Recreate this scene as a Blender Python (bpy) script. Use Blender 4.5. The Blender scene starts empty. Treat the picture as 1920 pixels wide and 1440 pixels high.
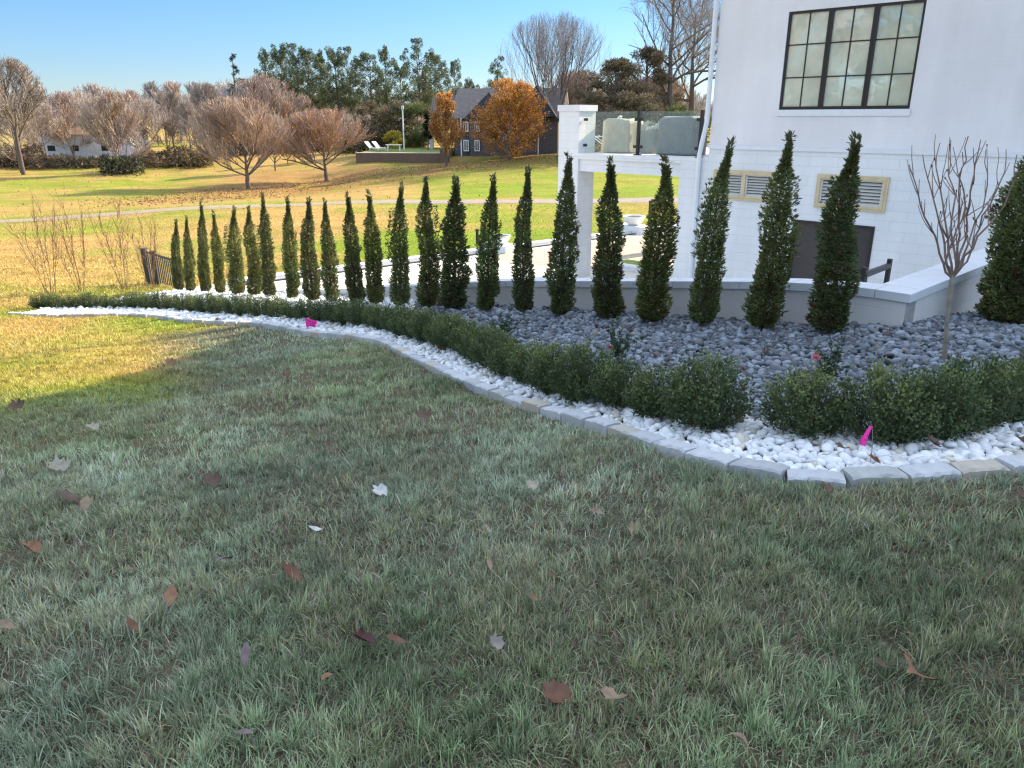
import bpy, math, random
import numpy as np
from mathutils import Vector, Matrix
R = math.radians
random.seed(7); rng = np.random.default_rng(7)
scene = bpy.context.scene
COL = scene.collection

# ------------------------------------------------------------------ camera, sky, sun, exposure
CZ = 1.6; FPX = 1430.0; PITCH = R(19.2)
cam_d = bpy.data.cameras.new("camera"); cam = bpy.data.objects.new("camera", cam_d); COL.objects.link(cam)
cam.location = (0, 0, CZ); cam.rotation_euler = (math.pi/2 - PITCH, 0, 0)
cam_d.sensor_width = 36; cam_d.lens = 36*FPX/1920; cam_d.clip_start = 0.05; cam_d.clip_end = 6000
scene.camera = cam
SUN_AZ = R(52); SUN_EL = R(30)            # azimuth from +Y towards +X
world = bpy.data.worlds.new("World"); scene.world = world; world.use_nodes = True
wn = world.node_tree; bg = wn.nodes["Background"]
sky = wn.nodes.new("ShaderNodeTexSky"); sky.sky_type = 'NISHITA'; sky.sun_disc = False
sky.sun_elevation = SUN_EL; sky.sun_rotation = SUN_AZ; sky.altitude = 100
sky.air_density = 1.0; sky.dust_density = 0.2; sky.ozone_density = 1.5
# upper sky brightened out of view to fill the shade, clear blue low down: the sky colour as a function of elevation only
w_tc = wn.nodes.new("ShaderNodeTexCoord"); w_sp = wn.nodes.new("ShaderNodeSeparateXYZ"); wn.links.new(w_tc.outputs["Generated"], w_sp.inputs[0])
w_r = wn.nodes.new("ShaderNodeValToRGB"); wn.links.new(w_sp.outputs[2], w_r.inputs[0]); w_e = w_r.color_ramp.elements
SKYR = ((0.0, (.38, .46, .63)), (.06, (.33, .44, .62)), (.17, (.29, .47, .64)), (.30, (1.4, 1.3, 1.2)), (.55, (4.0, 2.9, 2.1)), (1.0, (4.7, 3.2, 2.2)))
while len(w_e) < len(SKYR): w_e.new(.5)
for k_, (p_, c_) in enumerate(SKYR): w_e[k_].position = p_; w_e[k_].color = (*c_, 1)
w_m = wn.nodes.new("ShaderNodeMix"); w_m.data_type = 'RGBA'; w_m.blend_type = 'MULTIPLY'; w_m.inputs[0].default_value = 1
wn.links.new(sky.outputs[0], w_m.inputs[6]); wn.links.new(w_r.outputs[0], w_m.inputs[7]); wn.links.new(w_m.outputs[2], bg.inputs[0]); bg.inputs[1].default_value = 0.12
sun_d = bpy.data.lights.new("sun", 'SUN'); sun = bpy.data.objects.new("sun", sun_d); COL.objects.link(sun)
sun_d.energy = 5.0; sun_d.angle = R(0.53); sun_d.color = (1.0, 0.82, 0.56)
sdir = Vector((math.sin(SUN_AZ)*math.cos(SUN_EL), math.cos(SUN_AZ)*math.cos(SUN_EL), math.sin(SUN_EL)))
sun.rotation_euler = sdir.to_track_quat('Z', 'Y').to_euler(); sun.location = (30, 20, 30)
scene.view_settings.view_transform = 'Standard'; scene.view_settings.look = 'None'
scene.view_settings.exposure = 1.2; scene.view_settings.gamma = 1.0
scene.render.engine = 'CYCLES'
scene.cycles.max_bounces = 6; scene.cycles.transparent_max_bounces = 8
scene.cycles.use_denoising = True; scene.cycles.denoising_prefilter = 'NONE'; scene.cycles.use_adaptive_sampling = False; scene.cycles.sample_clamp_indirect = 4.0; scene.cycles.diffuse_bounces = 3; scene.cycles.caustics_reflective = False; scene.cycles.caustics_refractive = False; scene.cycles.filter_width = 1.3

# ------------------------------------------------------------------ pixel rays (photograph is 1920x1440) and terrain
FC, FS = FPX*math.cos(PITCH), FPX*math.sin(PITCH); cP, sP = math.cos(PITCH), math.sin(PITCH)
def ray(px, py):
    u, w = px-960.0, py-720.0
    den = FC - w*sP
    return u/den, -(FS + w*cP)/den
def at(px, py, D):
    a, b = ray(px, py); return np.array([a*D, D, CZ+b*D])
CP = []
for az in (-50, -25, 0, 25, 50):
    for r, z in ((0.5, 0), (1.3, 0)): CP.append((az, r, z))
def cpx(px, py, D):
    P = at(px, py, D); CP.append((math.degrees(math.atan2(P[0], P[1])), math.hypot(P[0], P[1]), P[2]))
def cxyz(x, y, z): CP.append((math.degrees(math.atan2(x, y)), math.hypot(x, y), z))
ROWA = np.array([-8.75, 19.7]); ROWB = np.array([3.16, 7.27]); ROWL = float(np.linalg.norm(ROWB-ROWA))
ROWD = (ROWB-ROWA)/ROWL; ROWN = np.array([-ROWD[1], ROWD[0]])
for k in range(9):
    s_ = k/8; p_ = ROWA + (ROWB-ROWA)*s_; zz = -2.68 + 2.27*(s_ if s_ < .75 else .75+(s_-.75)*1.0)
    cxyz(p_[0], p_[1], zz)
for q in ((1557, 925, 3.09), (1920, 885, 3.3), (1240, 854, 3.75), (1060, 795, 4.75), (901, 739, 5.9), (713, 648, 9.0), (565, 627, 11.2), (338, 605, 13.0), (100, 595, 14.5),
          (0, 770, 6.1), (1705, 610, 7.33), (1885, 605, 7.9), (1780, 672, 5.9), (1900, 780, 4.5),
          (0, 413, 41.5), (400, 392, 44), (700, 382, 45), (1216, 377, 47), (60, 500, 24.5), (200, 455, 31), (465, 355, 73), (612, 340, 80), (80, 320, 95),
          (250, 325, 90), (0, 300, 115), (690, 309, 88), (838, 312, 85), (957, 300, 88), (870, 290, 98), (1040, 291, 92), (1250, 325, 72)):
    cpx(*q)
for x, y in ((-9, 21.5), (-4.7, 24.2), (-1.5, 25.5), (5.3, 30.9), (-12, 22)): cxyz(x, y, -2.85)
for az in (-55, -30, 0, 25, 50):
    CP.append((az, 160, -4.0 if az < 0 else -2.6)); CP.append((az, 400, -4)); CP.append((az, 1600, -4))
CP = np.array(CP)
def feat(az, r): return np.stack([np.radians(az)*1.6, np.log(np.maximum(r, 0.6))], -1)
_F = feat(CP[:, 0], CP[:, 1])
def _k(d2): return 0.5*d2*np.log(d2+1e-12)
_D2 = ((_F[:, None]-_F[None])**2).sum(-1); _n = len(CP)
_A = np.zeros((_n+3, _n+3)); _A[:_n, :_n] = _k(_D2)+np.eye(_n)*0.004; _A[:_n, _n] = 1; _A[:_n, _n+1:] = _F; _A[_n, :_n] = 1; _A[_n+1:, :_n] = _F.T
_W = np.linalg.solve(_A, np.concatenate([CP[:, 2], np.zeros(3)]))
def _tps(az, r):
    out = np.empty(az.shape); fa = feat(az, r).reshape(-1, 2); o = out.reshape(-1)
    for i in range(0, len(fa), 20000):
        f_ = fa[i:i+20000]; d2 = ((f_[:, None]-_F[None])**2).sum(-1)
        o[i:i+20000] = _k(d2)@_W[:_n] + _W[_n] + f_@_W[_n+1:]
    return o.reshape(az.shape)
def terrain(x, y):
    x = np.asarray(x, float); y = np.asarray(y, float)
    az = np.degrees(np.arctan2(x, y)); r = np.hypot(x, y)
    azc = np.clip(az, -50, 50); z = _tps(azc, r)
    ex = np.abs(az) > 50
    if ex.any():
        w = np.clip((np.abs(az)-50)/130, 0, 1); m = 0.5*(_tps(np.full_like(az, -50), r)+_tps(np.full_like(az, 50), r))
        z = np.where(ex, z*(1-w)+m*w, z)
    return z
def tz(x, y): return float(terrain(np.array([x]), np.array([y]))[0])
def hit(px, py, dmax=400):
    a, b = ray(px, py); D = np.exp(np.linspace(math.log(0.8), math.log(dmax), 2500))
    z = terrain(a*D, D); i = int(np.argmax(CZ+b*D < z)); return np.array([a*D[i], D[i], z[i]])

# ------------------------------------------------------------------ noise
def vnoise(x, y, s, seed):
    g = np.random.default_rng(seed).random((257, 257))
    X = np.asarray(x)/s + 1000; Y = np.asarray(y)/s + 1000
    i = np.floor(X).astype(int); j = np.floor(Y).astype(int); fx = X-i; fy = Y-j
    fx = fx*fx*(3-2*fx); fy = fy*fy*(3-2*fy); i %= 256; j %= 256
    return (g[i, j]*(1-fx)+g[i+1, j]*fx)*(1-fy)+(g[i, j+1]*(1-fx)+g[i+1, j+1]*fx)*fy
def fbm(x, y, s, seed, o=3):
    v = 0; a = 1; t = 0
    for k in range(o): v = v+a*vnoise(x, y, s/2**k, seed+k*17); t += a; a *= .55
    return v/t

# ------------------------------------------------------------------ mesh building
class MB:
    def __init__(s): s.v = []; s.f = []; s.c = []; s.m = []; s.n = 0
    def add(s, v, f, c=None, m=0):
        """v (N,3); f array (M,k) or list of such; c (N,3) or (3,)"""
        v = np.asarray(v, np.float32).reshape(-1, 3)
        if isinstance(f, np.ndarray): f = [f]
        s.v.append(v)
        for q in f:
            q = np.asarray(q)
            if len(q): s.f.append(q+s.n); s.m.append(np.full(len(q), m))
        if c is None: c = (1, 1, 1)
        s.c.append(np.broadcast_to(np.asarray(c, np.float32), (len(v), 3))); s.n += len(v)
    def box(s, x0, x1, y0, y1, z0, z1, c=None, m=0, j=0):
        v = np.array([[x, y, z] for z in (z0, z1) for y in (y0, y1) for x in (x0, x1)], float)
        if j: v += rng.uniform(-j, j, v.shape)
        s.add(v, np.array([[0, 2, 3, 1], [4, 5, 7, 6], [0, 1, 5, 4], [2, 6, 7, 3], [0, 4, 6, 2], [1, 3, 7, 5]]), c, m)
    def obox(s, p, dx, dy, hx, hy, z0, z1, c=None, m=0):
        v = []
        for z in (z0, z1):
            for b in (-hy, hy):
                for a in (-hx, hx): v.append([p[0]+dx[0]*a+dy[0]*b, p[1]+dx[1]*a+dy[1]*b, z])
        s.add(np.array(v), np.array([[0, 2, 3, 1], [4, 5, 7, 6], [0, 1, 5, 4], [2, 6, 7, 3], [0, 4, 6, 2], [1, 3, 7, 5]]), c, m)
    def tubes(s, P0, P1, r0, r1, n=3, c=None, m=0):
        P0 = np.asarray(P0, float); P1 = np.asarray(P1, float); r0 = np.asarray(r0, float); r1 = np.asarray(r1, float)
        d = P1-P0; L = np.linalg.norm(d, axis=1, keepdims=True)+1e-9; d = d/L
        up = np.where(np.abs(d[:, 2:3]) > .95, np.array([[1., 0, 0]]), np.array([[0, 0, 1.]]))
        a = np.cross(d, up); a /= np.linalg.norm(a, axis=1, keepdims=True)+1e-9; b = np.cross(d, a)
        th = np.arange(n)*2*np.pi/n
        ring = a[:, None]*np.cos(th)[None, :, None]+b[:, None]*np.sin(th)[None, :, None]
        V = np.concatenate([P0[:, None]+ring*r0[:, None, None], P1[:, None]+ring*r1[:, None, None]], 1)
        N = len(P0); base = (np.arange(N)*2*n)[:, None, None]; i = np.arange(n); j = (i+1) % n
        q = np.stack([i, i+n, j+n, j], -1)[None]+base
        cc = None
        if c is not None:
            c = np.asarray(c, np.float32); cc = np.repeat(c, 2*n, axis=0) if c.ndim == 2 else c
        s.add(V.reshape(-1, 3), q.reshape(-1, 4), cc, m)
    def path(s, pts, rad, n=8, c=None, m=0, cap=True):
        pts = np.asarray(pts, float); k = len(pts); rad = np.broadcast_to(np.asarray(rad, float), (k,))
        t = np.gradient(pts, axis=0); t /= np.linalg.norm(t, axis=1, keepdims=True)+1e-9
        up = np.array([0, 0, 1.]) if abs(t[0][2]) < .9 else np.array([1., 0, 0])
        V = []
        for i in range(k):
            a = np.cross(t[i], up); a /= np.linalg.norm(a)+1e-9; b = np.cross(t[i], a); up = np.cross(a, t[i])
            th = np.arange(n)*2*np.pi/n; V.append(pts[i]+(a*np.cos(th)[:, None]+b*np.sin(th)[:, None])*rad[i])
        q = [[i*n+j, i*n+n+j, i*n+n+(j+1) % n, i*n+(j+1) % n] for i in range(k-1) for j in range(n)]
        fs = [np.array(q)]
        if cap: fs.append(np.array([list(range(n)), list(range((k-1)*n, k*n))[::-1]]))
        s.add(np.concatenate(V), fs, c, m)
    def build(s, name, mats, parent=None, smooth=False, loc=None):
        me = bpy.data.meshes.new(name)
        V = np.concatenate(s.v); C = np.concatenate(s.c)
        me.vertices.add(len(V)); me.vertices.foreach_set("co", V.ravel())
        nl = sum(q.size for q in s.f); me.loops.add(nl)
        me.loops.foreach_set("vertex_index", np.concatenate([q.ravel() for q in s.f]).astype(np.int32))
        tot = np.concatenate([np.full(len(q), q.shape[1]) for q in s.f]).astype(np.int32)
        st = np.concatenate([[0], np.cumsum(tot)[:-1]]).astype(np.int32)
        me.polygons.add(len(tot)); me.polygons.foreach_set("loop_start", st)
        me.polygons.foreach_set("material_index", np.concatenate(s.m).astype(np.int32))
        me.polygons.foreach_set("use_smooth", np.full(len(tot), bool(smooth)))
        me.update(calc_edges=True)
        ca = me.color_attributes.new("Col", 'FLOAT_COLOR', 'POINT')
        ca.data.foreach_set("color", np.concatenate([C, np.ones((len(C), 1), np.float32)], 1).astype(np.float32).ravel())
        for mm in (mats if isinstance(mats, (list, tuple)) else [mats]): me.materials.append(mm)
        o = bpy.data.objects.new(name, me); COL.objects.link(o)
        if parent: o.parent = parent
        if loc is not None: o.location = loc
        return o
def tag(o, label=None, cat=None, group=None, kind=None):
    if label: o["label"] = label
    if cat: o["category"] = cat
    if group: o["group"] = group
    if kind: o["kind"] = kind
    return o
def empty(name, loc=(0, 0, 0), rz=0):
    o = bpy.data.objects.new(name, None); COL.objects.link(o); o.location = loc; o.rotation_euler = (0, 0, rz); o.empty_display_size = .1; return o
def dup(o, parent=None):
    c = o.copy(); COL.objects.link(c); c.parent = parent
    for ch in list(o.children): dup(ch, c)
    return c

# ------------------------------------------------------------------ materials
def nt(name):
    m = bpy.data.materials.new(name); m.use_nodes = True; t = m.node_tree; return m, t, t.nodes["Principled BSDF"]
def N(t, ty, **k):
    n = t.nodes.new(ty)
    for a, b in k.items(): setattr(n, a, b)
    return n
def mix(t, A, B, fac, mode='MIX'):
    n = N(t, "ShaderNodeMix", data_type='RGBA', blend_type=mode)
    for idx, x in ((0, fac), (6, A), (7, B)):
        if hasattr(x, "links"): t.links.new(x, n.inputs[idx])
        else: n.inputs[idx].default_value = x if idx == 0 else (*x[:3], 1)
    return n.outputs[2]
def noise(t, scale, detail=3, coord='Object', stretch=None, rough=.55):
    tc = N(t, "ShaderNodeTexCoord"); n = N(t, "ShaderNodeTexNoise"); n.inputs["Scale"].default_value = scale
    n.inputs["Detail"].default_value = detail; n.inputs["Roughness"].default_value = rough
    src = tc.outputs[coord]
    if stretch:
        mp = N(t, "ShaderNodeMapping"); mp.inputs["Scale"].default_value = stretch; t.links.new(src, mp.inputs[0]); src = mp.outputs[0]
    t.links.new(src, n.inputs["Vector"]); return n.outputs["Fac"]
def ramp(t, fac, stops):
    r = N(t, "ShaderNodeValToRGB"); e = r.color_ramp.elements
    while len(e) < len(stops): e.new(0.5)
    for k, (p, c) in enumerate(stops): e[k].position = p; e[k].color = (*c[:3], 1) if hasattr(c, "__len__") else (c, c, c, 1)
    t.links.new(fac, r.inputs[0]); return r.outputs[0]
def bump(t, b, h, strength=.3, dist=.01):
    n = N(t, "ShaderNodeBump"); n.inputs["Strength"].default_value = strength; n.inputs["Distance"].default_value = dist
    t.links.new(h, n.inputs["Height"]); t.links.new(n.outputs[0], b.inputs["Normal"]); return n
def mat(name, col, rough=.7, var=.15, scale=6, bmp=0, bdist=.01, metal=0, spec=.4, attr=False):
    m, t, b = nt(name); b.inputs["Roughness"].default_value = rough; b.inputs["Metallic"].default_value = metal
    b.inputs["Specular IOR Level"].default_value = spec
    f = noise(t, scale, 4); base = col
    if attr: a = N(t, "ShaderNodeVertexColor", layer_name="Col"); base = mix(t, a.outputs[0], (col[0], col[1], col[2]), 1.0, 'MULTIPLY')
    v = ramp(t, f, ((.3, 1-var), (.7, 1+var)))
    t.links.new(mix(t, base, v, 1.0, 'MULTIPLY'), b.inputs["Base Color"])
    if bmp: bump(t, b, noise(t, scale*6, 3), bmp, bdist)
    return m
def leafmat(name, trans=.35, rough=.5, spec=.35, var=.25, scale=3.0, coord='Object'):
    m, t, b = nt(name); a = N(t, "ShaderNodeVertexColor", layer_name="Col")
    v = ramp(t, noise(t, scale, 2, coord), ((.3, 1-var), (.7, 1+var))); c = mix(t, a.outputs[0], v, 1.0, 'MULTIPLY')
    b.inputs["Roughness"].default_value = rough; b.inputs["Specular IOR Level"].default_value = spec
    t.links.new(c, b.inputs["Base Color"])
    tr = N(t, "ShaderNodeBsdfTranslucent"); t.links.new(c, tr.inputs[0])
    mx = N(t, "ShaderNodeMixShader"); mx.inputs[0].default_value = trans
    t.links.new(b.outputs[0], mx.inputs[1]); t.links.new(tr.outputs[0], mx.inputs[2])
    t.links.new(mx.outputs[0], t.nodes["Material Output"].inputs[0]); return m
M = {}
M['leaf'] = leafmat("leaf", .3); M['grass'] = leafmat("grass_blade", .22, .5, .45, .12, .8)
M['needle'] = leafmat("needle", .2, .6, .2, .25, .4); M['dryleaf'] = leafmat("dry_leaf", .25, .6, .3, .2, 30)
M['bark'] = mat("bark", (1, 1, 1), .9, .3, 9, attr=True)
M['twig'] = mat("twig", (1, 1, 1), .85, .15, 2, attr=True)
M['white_pebble'] = mat("white_pebble", (1, 1, 1), .45, .06, 30, .15, .002, attr=True)
M['dark_pebble'] = mat("dark_pebble", (1, 1, 1), .5, .14, 40, .15, .002, attr=True)
M['edging'] = mat("edging_stone", (1, 1, 1), .8, .12, 14, .5, .004, attr=True)
M['black'] = mat("black_metal", (.02, .02, .022), .4, .1, 5)
M['bronze'] = mat("dark_frame", (.025, .021, .02), .4, .1, 5)
M['pipe'] = mat("white_pipe", (.78, .8, .82), .35, .04, 3)
M['trim'] = mat("white_trim", (.76, .77, .79), .5, .04, 3)
M['tan'] = mat("tan_frame", (.62, .5, .3), .6, .08, 8)
M['louver'] = mat("pale_louver", (.62, .6, .55), .5, .05, 8)
M['dark'] = mat("dark_void", (.012, .012, .013), .6, .1, 5)
M['concrete'] = mat("pale_concrete", (.66, .64, .6), .8, .07, 1.2, .2, .003)
M['cap'] = mat("white_cap", (.72, .74, .77), .7, .05, 5, .3, .003)
M['pink'] = mat("pink_vinyl", (.95, .04, .42), .4, .04, 20)
M['wire'] = mat("wire", (.35, .35, .35), .4, .1, 20, metal=.8)
M['ink'] = mat("flag_print", (.35, .01, .15), .5, .05, 20)
M['door'] = mat("dark_screen", (.05, .045, .045), .35, .25, 1.2)
def blockmat(name, col, bw, bh, mortar, strength, var, mc=.86):
    m, t, b = nt(name); tc = N(t, "ShaderNodeTexCoord"); cx = N(t, "ShaderNodeSeparateXYZ"); t.links.new(tc.outputs['Object'], cx.inputs[0])
    ad = N(t, "ShaderNodeMath", operation='ADD'); t.links.new(cx.outputs[0], ad.inputs[0]); t.links.new(cx.outputs[1], ad.inputs[1])
    cm = N(t, "ShaderNodeCombineXYZ"); t.links.new(ad.outputs[0], cm.inputs[0]); t.links.new(cx.outputs[2], cm.inputs[1])
    br = N(t, "ShaderNodeTexBrick"); t.links.new(cm.outputs[0], br.inputs["Vector"])
    br.inputs["Scale"].default_value = 1; br.inputs["Brick Width"].default_value = bw; br.inputs["Row Height"].default_value = bh
    br.inputs["Mortar Size"].default_value = mortar; br.inputs["Mortar Smooth"].default_value = .6
    br.inputs["Color1"].default_value = (1, 1, 1, 1); br.inputs["Color2"].default_value = (1-var, 1-var, 1-var*.9, 1); br.inputs["Mortar"].default_value = (mc, mc, mc, 1)
    v = mix(t, ramp(t, noise(t, .5, 5), ((.3, .90), (.7, 1.04))), ramp(t, noise(t, 2.2, 3, stretch=(1, 1, .12)), ((.3, .95), (.7, 1.03))), 1., 'MULTIPLY')
    c = mix(t, mix(t, br.outputs[0], v, 1.0, 'MULTIPLY'), col, 1.0, 'MULTIPLY'); t.links.new(c, b.inputs["Base Color"])
    b.inputs["Roughness"].default_value = .75
    inv = N(t, "ShaderNodeMath", operation='SUBTRACT'); inv.inputs[0].default_value = 1; t.links.new(br.outputs["Fac"], inv.inputs[1])
    h2 = N(t, "ShaderNodeMath", operation='MULTIPLY_ADD'); t.links.new(noise(t, 25, 4), h2.inputs[0]); h2.inputs[1].default_value = .25; t.links.new(inv.outputs[0], h2.inputs[2])
    bump(t, b, h2.outputs[0], strength, .006); return m
M['brick'] = blockmat("painted_brick", (.82, .79, .79), .25, .078, .005, .10, .010, .965)
M['block'] = blockmat("painted_block", (.82, .82, .82), .62, .205, .007, .5, .03)
M['rwall'] = blockmat("retaining_block", (.84, .80, .76), .42, .205, .007, .35, .04, .95)
M['nbrick'] = blockmat("brown_brick", (.2, .13, .1), .3, .1, .012, .4, .3)

# ------------------------------------------------------------------ plan curves (photo pixels dropped onto the terrain)
def resample(P, step):
    P = np.asarray(P, float); d = np.r_[0, np.cumsum(np.linalg.norm(np.diff(P, axis=0), axis=1))]
    n = max(2, int(round(d[-1]/step))+1); s_ = np.linspace(0, d[-1], n)
    return np.stack([np.interp(s_, d, P[:, k]) for k in range(P.shape[1])], 1)
def smooth(P, it=3):
    for _ in range(it):
        Q = P.copy(); Q[1:-1] = .25*P[:-2]+.5*P[1:-1]+.25*P[2:]; P = Q
    return P
EDGE_PX = [(20, 591), (100, 595), (200, 593), (294, 596), (338, 604), (420, 608), (500, 612), (565, 626), (656, 635), (713, 648), (760, 674), (820, 702), (864, 723), (901, 739), (956, 760),
           (1009, 776), (1125, 808), (1240, 854), (1337, 884), (1444, 904), (1557, 922), (1667, 912), (1782, 904), (1870, 900), (1920, 890)]
EDGE = np.array([hit(*q)[:2] for q in EDGE_PX]); EDGE = np.vstack([EDGE, EDGE[-1]+[.35, .12], EDGE[-1]+[.8, .45], EDGE[-1]+[1.6, 1.2], EDGE[-1]+[2.6, 2.2], EDGE[-1]+[3.6, 3.3]])
EDGE = smooth(resample(EDGE, .12), 4)
HEDGE_PX = [(75, 578), (150, 578), (250, 578), (350, 582), (440, 590), (540, 597), (620, 604), (700, 612), (780, 630), (850, 655), (930, 690), (1010, 722), (1090, 750), (1150, 766), (1250, 783), (1350, 806), (1490, 812), (1610, 828), (1740, 818), (1840, 798), (1960, 762), (2080, 722)]
HEDGE = np.array([hit(*q)[:2] for q in HEDGE_PX]); HEDGE = smooth(resample(np.vstack([HEDGE, HEDGE[-1]+[.7, .55], HEDGE[-1]+[1.5, 1.3], HEDGE[-1]+[2.3, 2.2]]), .12), 4)
WA = ROWA + ROWN*.55 - ROWD*.6; WC = ROWB + ROWN*.55 + ROWD*.45            # retaining wall, left end and front corner (outer face)
WR = WC + ROWN*8.6                                                           # return wall end at the house
def inpoly(x, y, poly):
    x = np.asarray(x); y = np.asarray(y); c = np.zeros(x.shape, bool); n = len(poly)
    for i in range(n):
        x1, y1 = poly[i]; x2, y2 = poly[(i+1) % n]
        if y1 == y2: continue
        c ^= ((y1 > y) != (y2 > y)) & (x < (x2-x1)*(y-y1)/(y2-y1)+x1)
    return c
PATIO_Z = -2.75
PATIO = [WA+ROWN*.15, WC+ROWN*.15-ROWD*.15, WR-ROWD*.15, WR+ROWN*20, WA+np.array([.78, .62])*26, WA+np.array([.78, .62])*.3]
BEDR = EDGE[-1]+np.array([1.2, 1.3]); BED = [*EDGE, BEDR, WR+ROWD*.0, WC, WA]
def cdist(x, y, C):
    x = np.asarray(x); y = np.asarray(y); o = np.full(x.shape, 1e9)
    for i in range(len(C)-1):
        a, b = C[i], C[i+1]; d = b-a; t_ = np.clip(((x-a[0])*d[0]+(y-a[1])*d[1])/(d@d+1e-12), 0, 1)
        o = np.minimum(o, np.hypot(x-a[0]-t_*d[0], y-a[1]-t_*d[1]))
    return o

# ------------------------------------------------------------------ ground
PATH_PX = [(-60, 416), (0, 413), (120, 407), (240, 401), (400, 392), (550, 386), (700, 381.5), (869, 379), (1000, 378), (1216, 376), (1500, 374)]
PATHC = smooth(resample(np.array([hit(*q)[:2] for q in PATH_PX]), 1.0), 6)
az = np.concatenate([np.arange(-180, -52, 4), np.arange(-52, 52, .25), np.arange(52, 180, 4)])
rr = np.concatenate([[0.0], np.exp(np.arange(math.log(.35), math.log(3000), .0155))])
AZ, RR = np.meshgrid(np.radians(az), rr, indexing='ij'); GX = np.sin(AZ)*RR; GY = np.cos(AZ)*RR; GZ = terrain(GX, GY)
GZ += (fbm(GX, GY, .7, 5, 3)-.5)*np.clip(.12-RR*.004, 0.0, .09)*np.clip(RR/1.5, 0, 1)
GZ += (fbm(GX, GY, 9, 15, 3)-.5)*np.clip((RR-20)/40, 0, 1)*.5*np.clip(3-RR/150, 0, 1)
inP = inpoly(GX, GY, PATIO); GZ = np.where(inP, PATIO_Z-.25, GZ)
bed = inpoly(GX, GY, BED) & (RR < 60); GZ = np.where(bed, GZ-.03, GZ)
def bumpz(x, y):
    r = np.hypot(x, y); return (fbm(x, y, .7, 5, 3)-.5)*np.clip(.12-r*.004, 0.0, .09)*np.clip(r/1.5, 0, 1)
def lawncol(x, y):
    """albedo of turf: dormant straw (sunlit left side painted in too), green, brown thatch"""
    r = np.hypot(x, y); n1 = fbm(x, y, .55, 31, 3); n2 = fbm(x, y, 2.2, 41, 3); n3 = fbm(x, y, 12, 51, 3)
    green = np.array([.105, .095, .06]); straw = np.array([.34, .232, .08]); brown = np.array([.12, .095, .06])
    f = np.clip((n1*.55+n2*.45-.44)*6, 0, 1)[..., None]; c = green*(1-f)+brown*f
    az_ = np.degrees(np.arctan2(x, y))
    far = np.clip((np.hypot(x+3, y)-4.5)/3, 0, 1)*np.clip((-az_-22)/5+np.clip((r-13)/3, 0, 1)*9, 0, 1)  # blend by distance, plus sunlight on the left wedge painted as straw
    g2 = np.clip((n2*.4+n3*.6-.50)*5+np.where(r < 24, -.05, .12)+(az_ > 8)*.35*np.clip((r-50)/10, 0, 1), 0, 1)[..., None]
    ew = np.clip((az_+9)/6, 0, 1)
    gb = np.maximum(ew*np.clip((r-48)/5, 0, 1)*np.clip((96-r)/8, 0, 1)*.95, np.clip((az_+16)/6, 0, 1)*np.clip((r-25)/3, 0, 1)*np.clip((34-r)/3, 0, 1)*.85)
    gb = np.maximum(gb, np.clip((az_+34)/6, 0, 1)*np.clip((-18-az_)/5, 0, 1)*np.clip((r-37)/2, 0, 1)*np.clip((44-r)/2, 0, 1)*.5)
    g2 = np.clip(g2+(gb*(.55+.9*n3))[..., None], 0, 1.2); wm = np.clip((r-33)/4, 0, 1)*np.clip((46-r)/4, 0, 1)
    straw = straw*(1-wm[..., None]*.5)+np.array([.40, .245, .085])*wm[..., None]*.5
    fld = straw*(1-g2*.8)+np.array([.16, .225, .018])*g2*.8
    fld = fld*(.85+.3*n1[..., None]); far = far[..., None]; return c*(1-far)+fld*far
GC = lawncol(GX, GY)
# green flush and straw bands of the far lawn, leaf litter under the trees
litter = np.zeros(GX.shape)
for q, w_ in (((465, 357), 9), ((612, 342), 9), ((518, 336), 6), ((838, 312), 7), ((957, 300), 9)):
    h_ = hit(*q); dd = np.hypot((GX-h_[0]), (GY-h_[1])*.8); litter = np.maximum(litter, np.clip(1.25-dd/w_, 0, 1))
LITC = cdist(GX, GY, np.array([hit(*q)[:2] for q in ((380, 372), (620, 350), (760, 330), (1000, 303))]))
litter = np.maximum(litter, np.clip(1.15-LITC/8, 0, 1))*(.25+1.3*np.clip(fbm(GX, GY, 1.6, 61, 3)-.3, 0, .6))
litter = np.clip(litter*1.0, 0, .75)[..., None]; GC = GC*(1-litter)+np.array([.27, .13, .06])*litter
GC = np.where(bed[..., None], np.array([.05, .045, .04]), GC)
nA, nR = GX.shape; idx = np.arange(nA*nR).reshape(nA, nR); nx = np.roll(idx, -1, 0)
Q = np.stack([idx[:, :-1], idx[:, 1:], nx[:, 1:], nx[:, :-1]], -1).reshape(-1, 4)[:, ::-1]
m, t, b = nt("ground_soil_and_turf"); a = N(t, "ShaderNodeVertexColor", layer_name="Col")
v1 = ramp(t, noise(t, 9, 5), ((.3, .72), (.7, 1.3))); v2 = ramp(t, noise(t, .35, 4, stretch=(.5, 2.5, 1)), ((.3, .86), (.7, 1.15)))
v3 = ramp(t, noise(t, 60, 2), ((.25, .7), (.75, 1.35)))
t.links.new(mix(t, mix(t, mix(t, a.outputs[0], v1, 1., 'MULTIPLY'), v2, 1., 'MULTIPLY'), v3, 1., 'MULTIPLY'), b.inputs["Base Color"])
b.inputs["Roughness"].default_value = .95; b.inputs["Specular IOR Level"].default_value = .1
bump(t, b, noise(t, 14, 5), .9, .05); M['ground'] = m
mb = MB(); mb.add(np.stack([GX, GY, GZ], -1).reshape(-1, 3), Q, GC.reshape(-1, 3)); tag(mb.build("ground", M['ground'], smooth=True), kind="structure")
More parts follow.
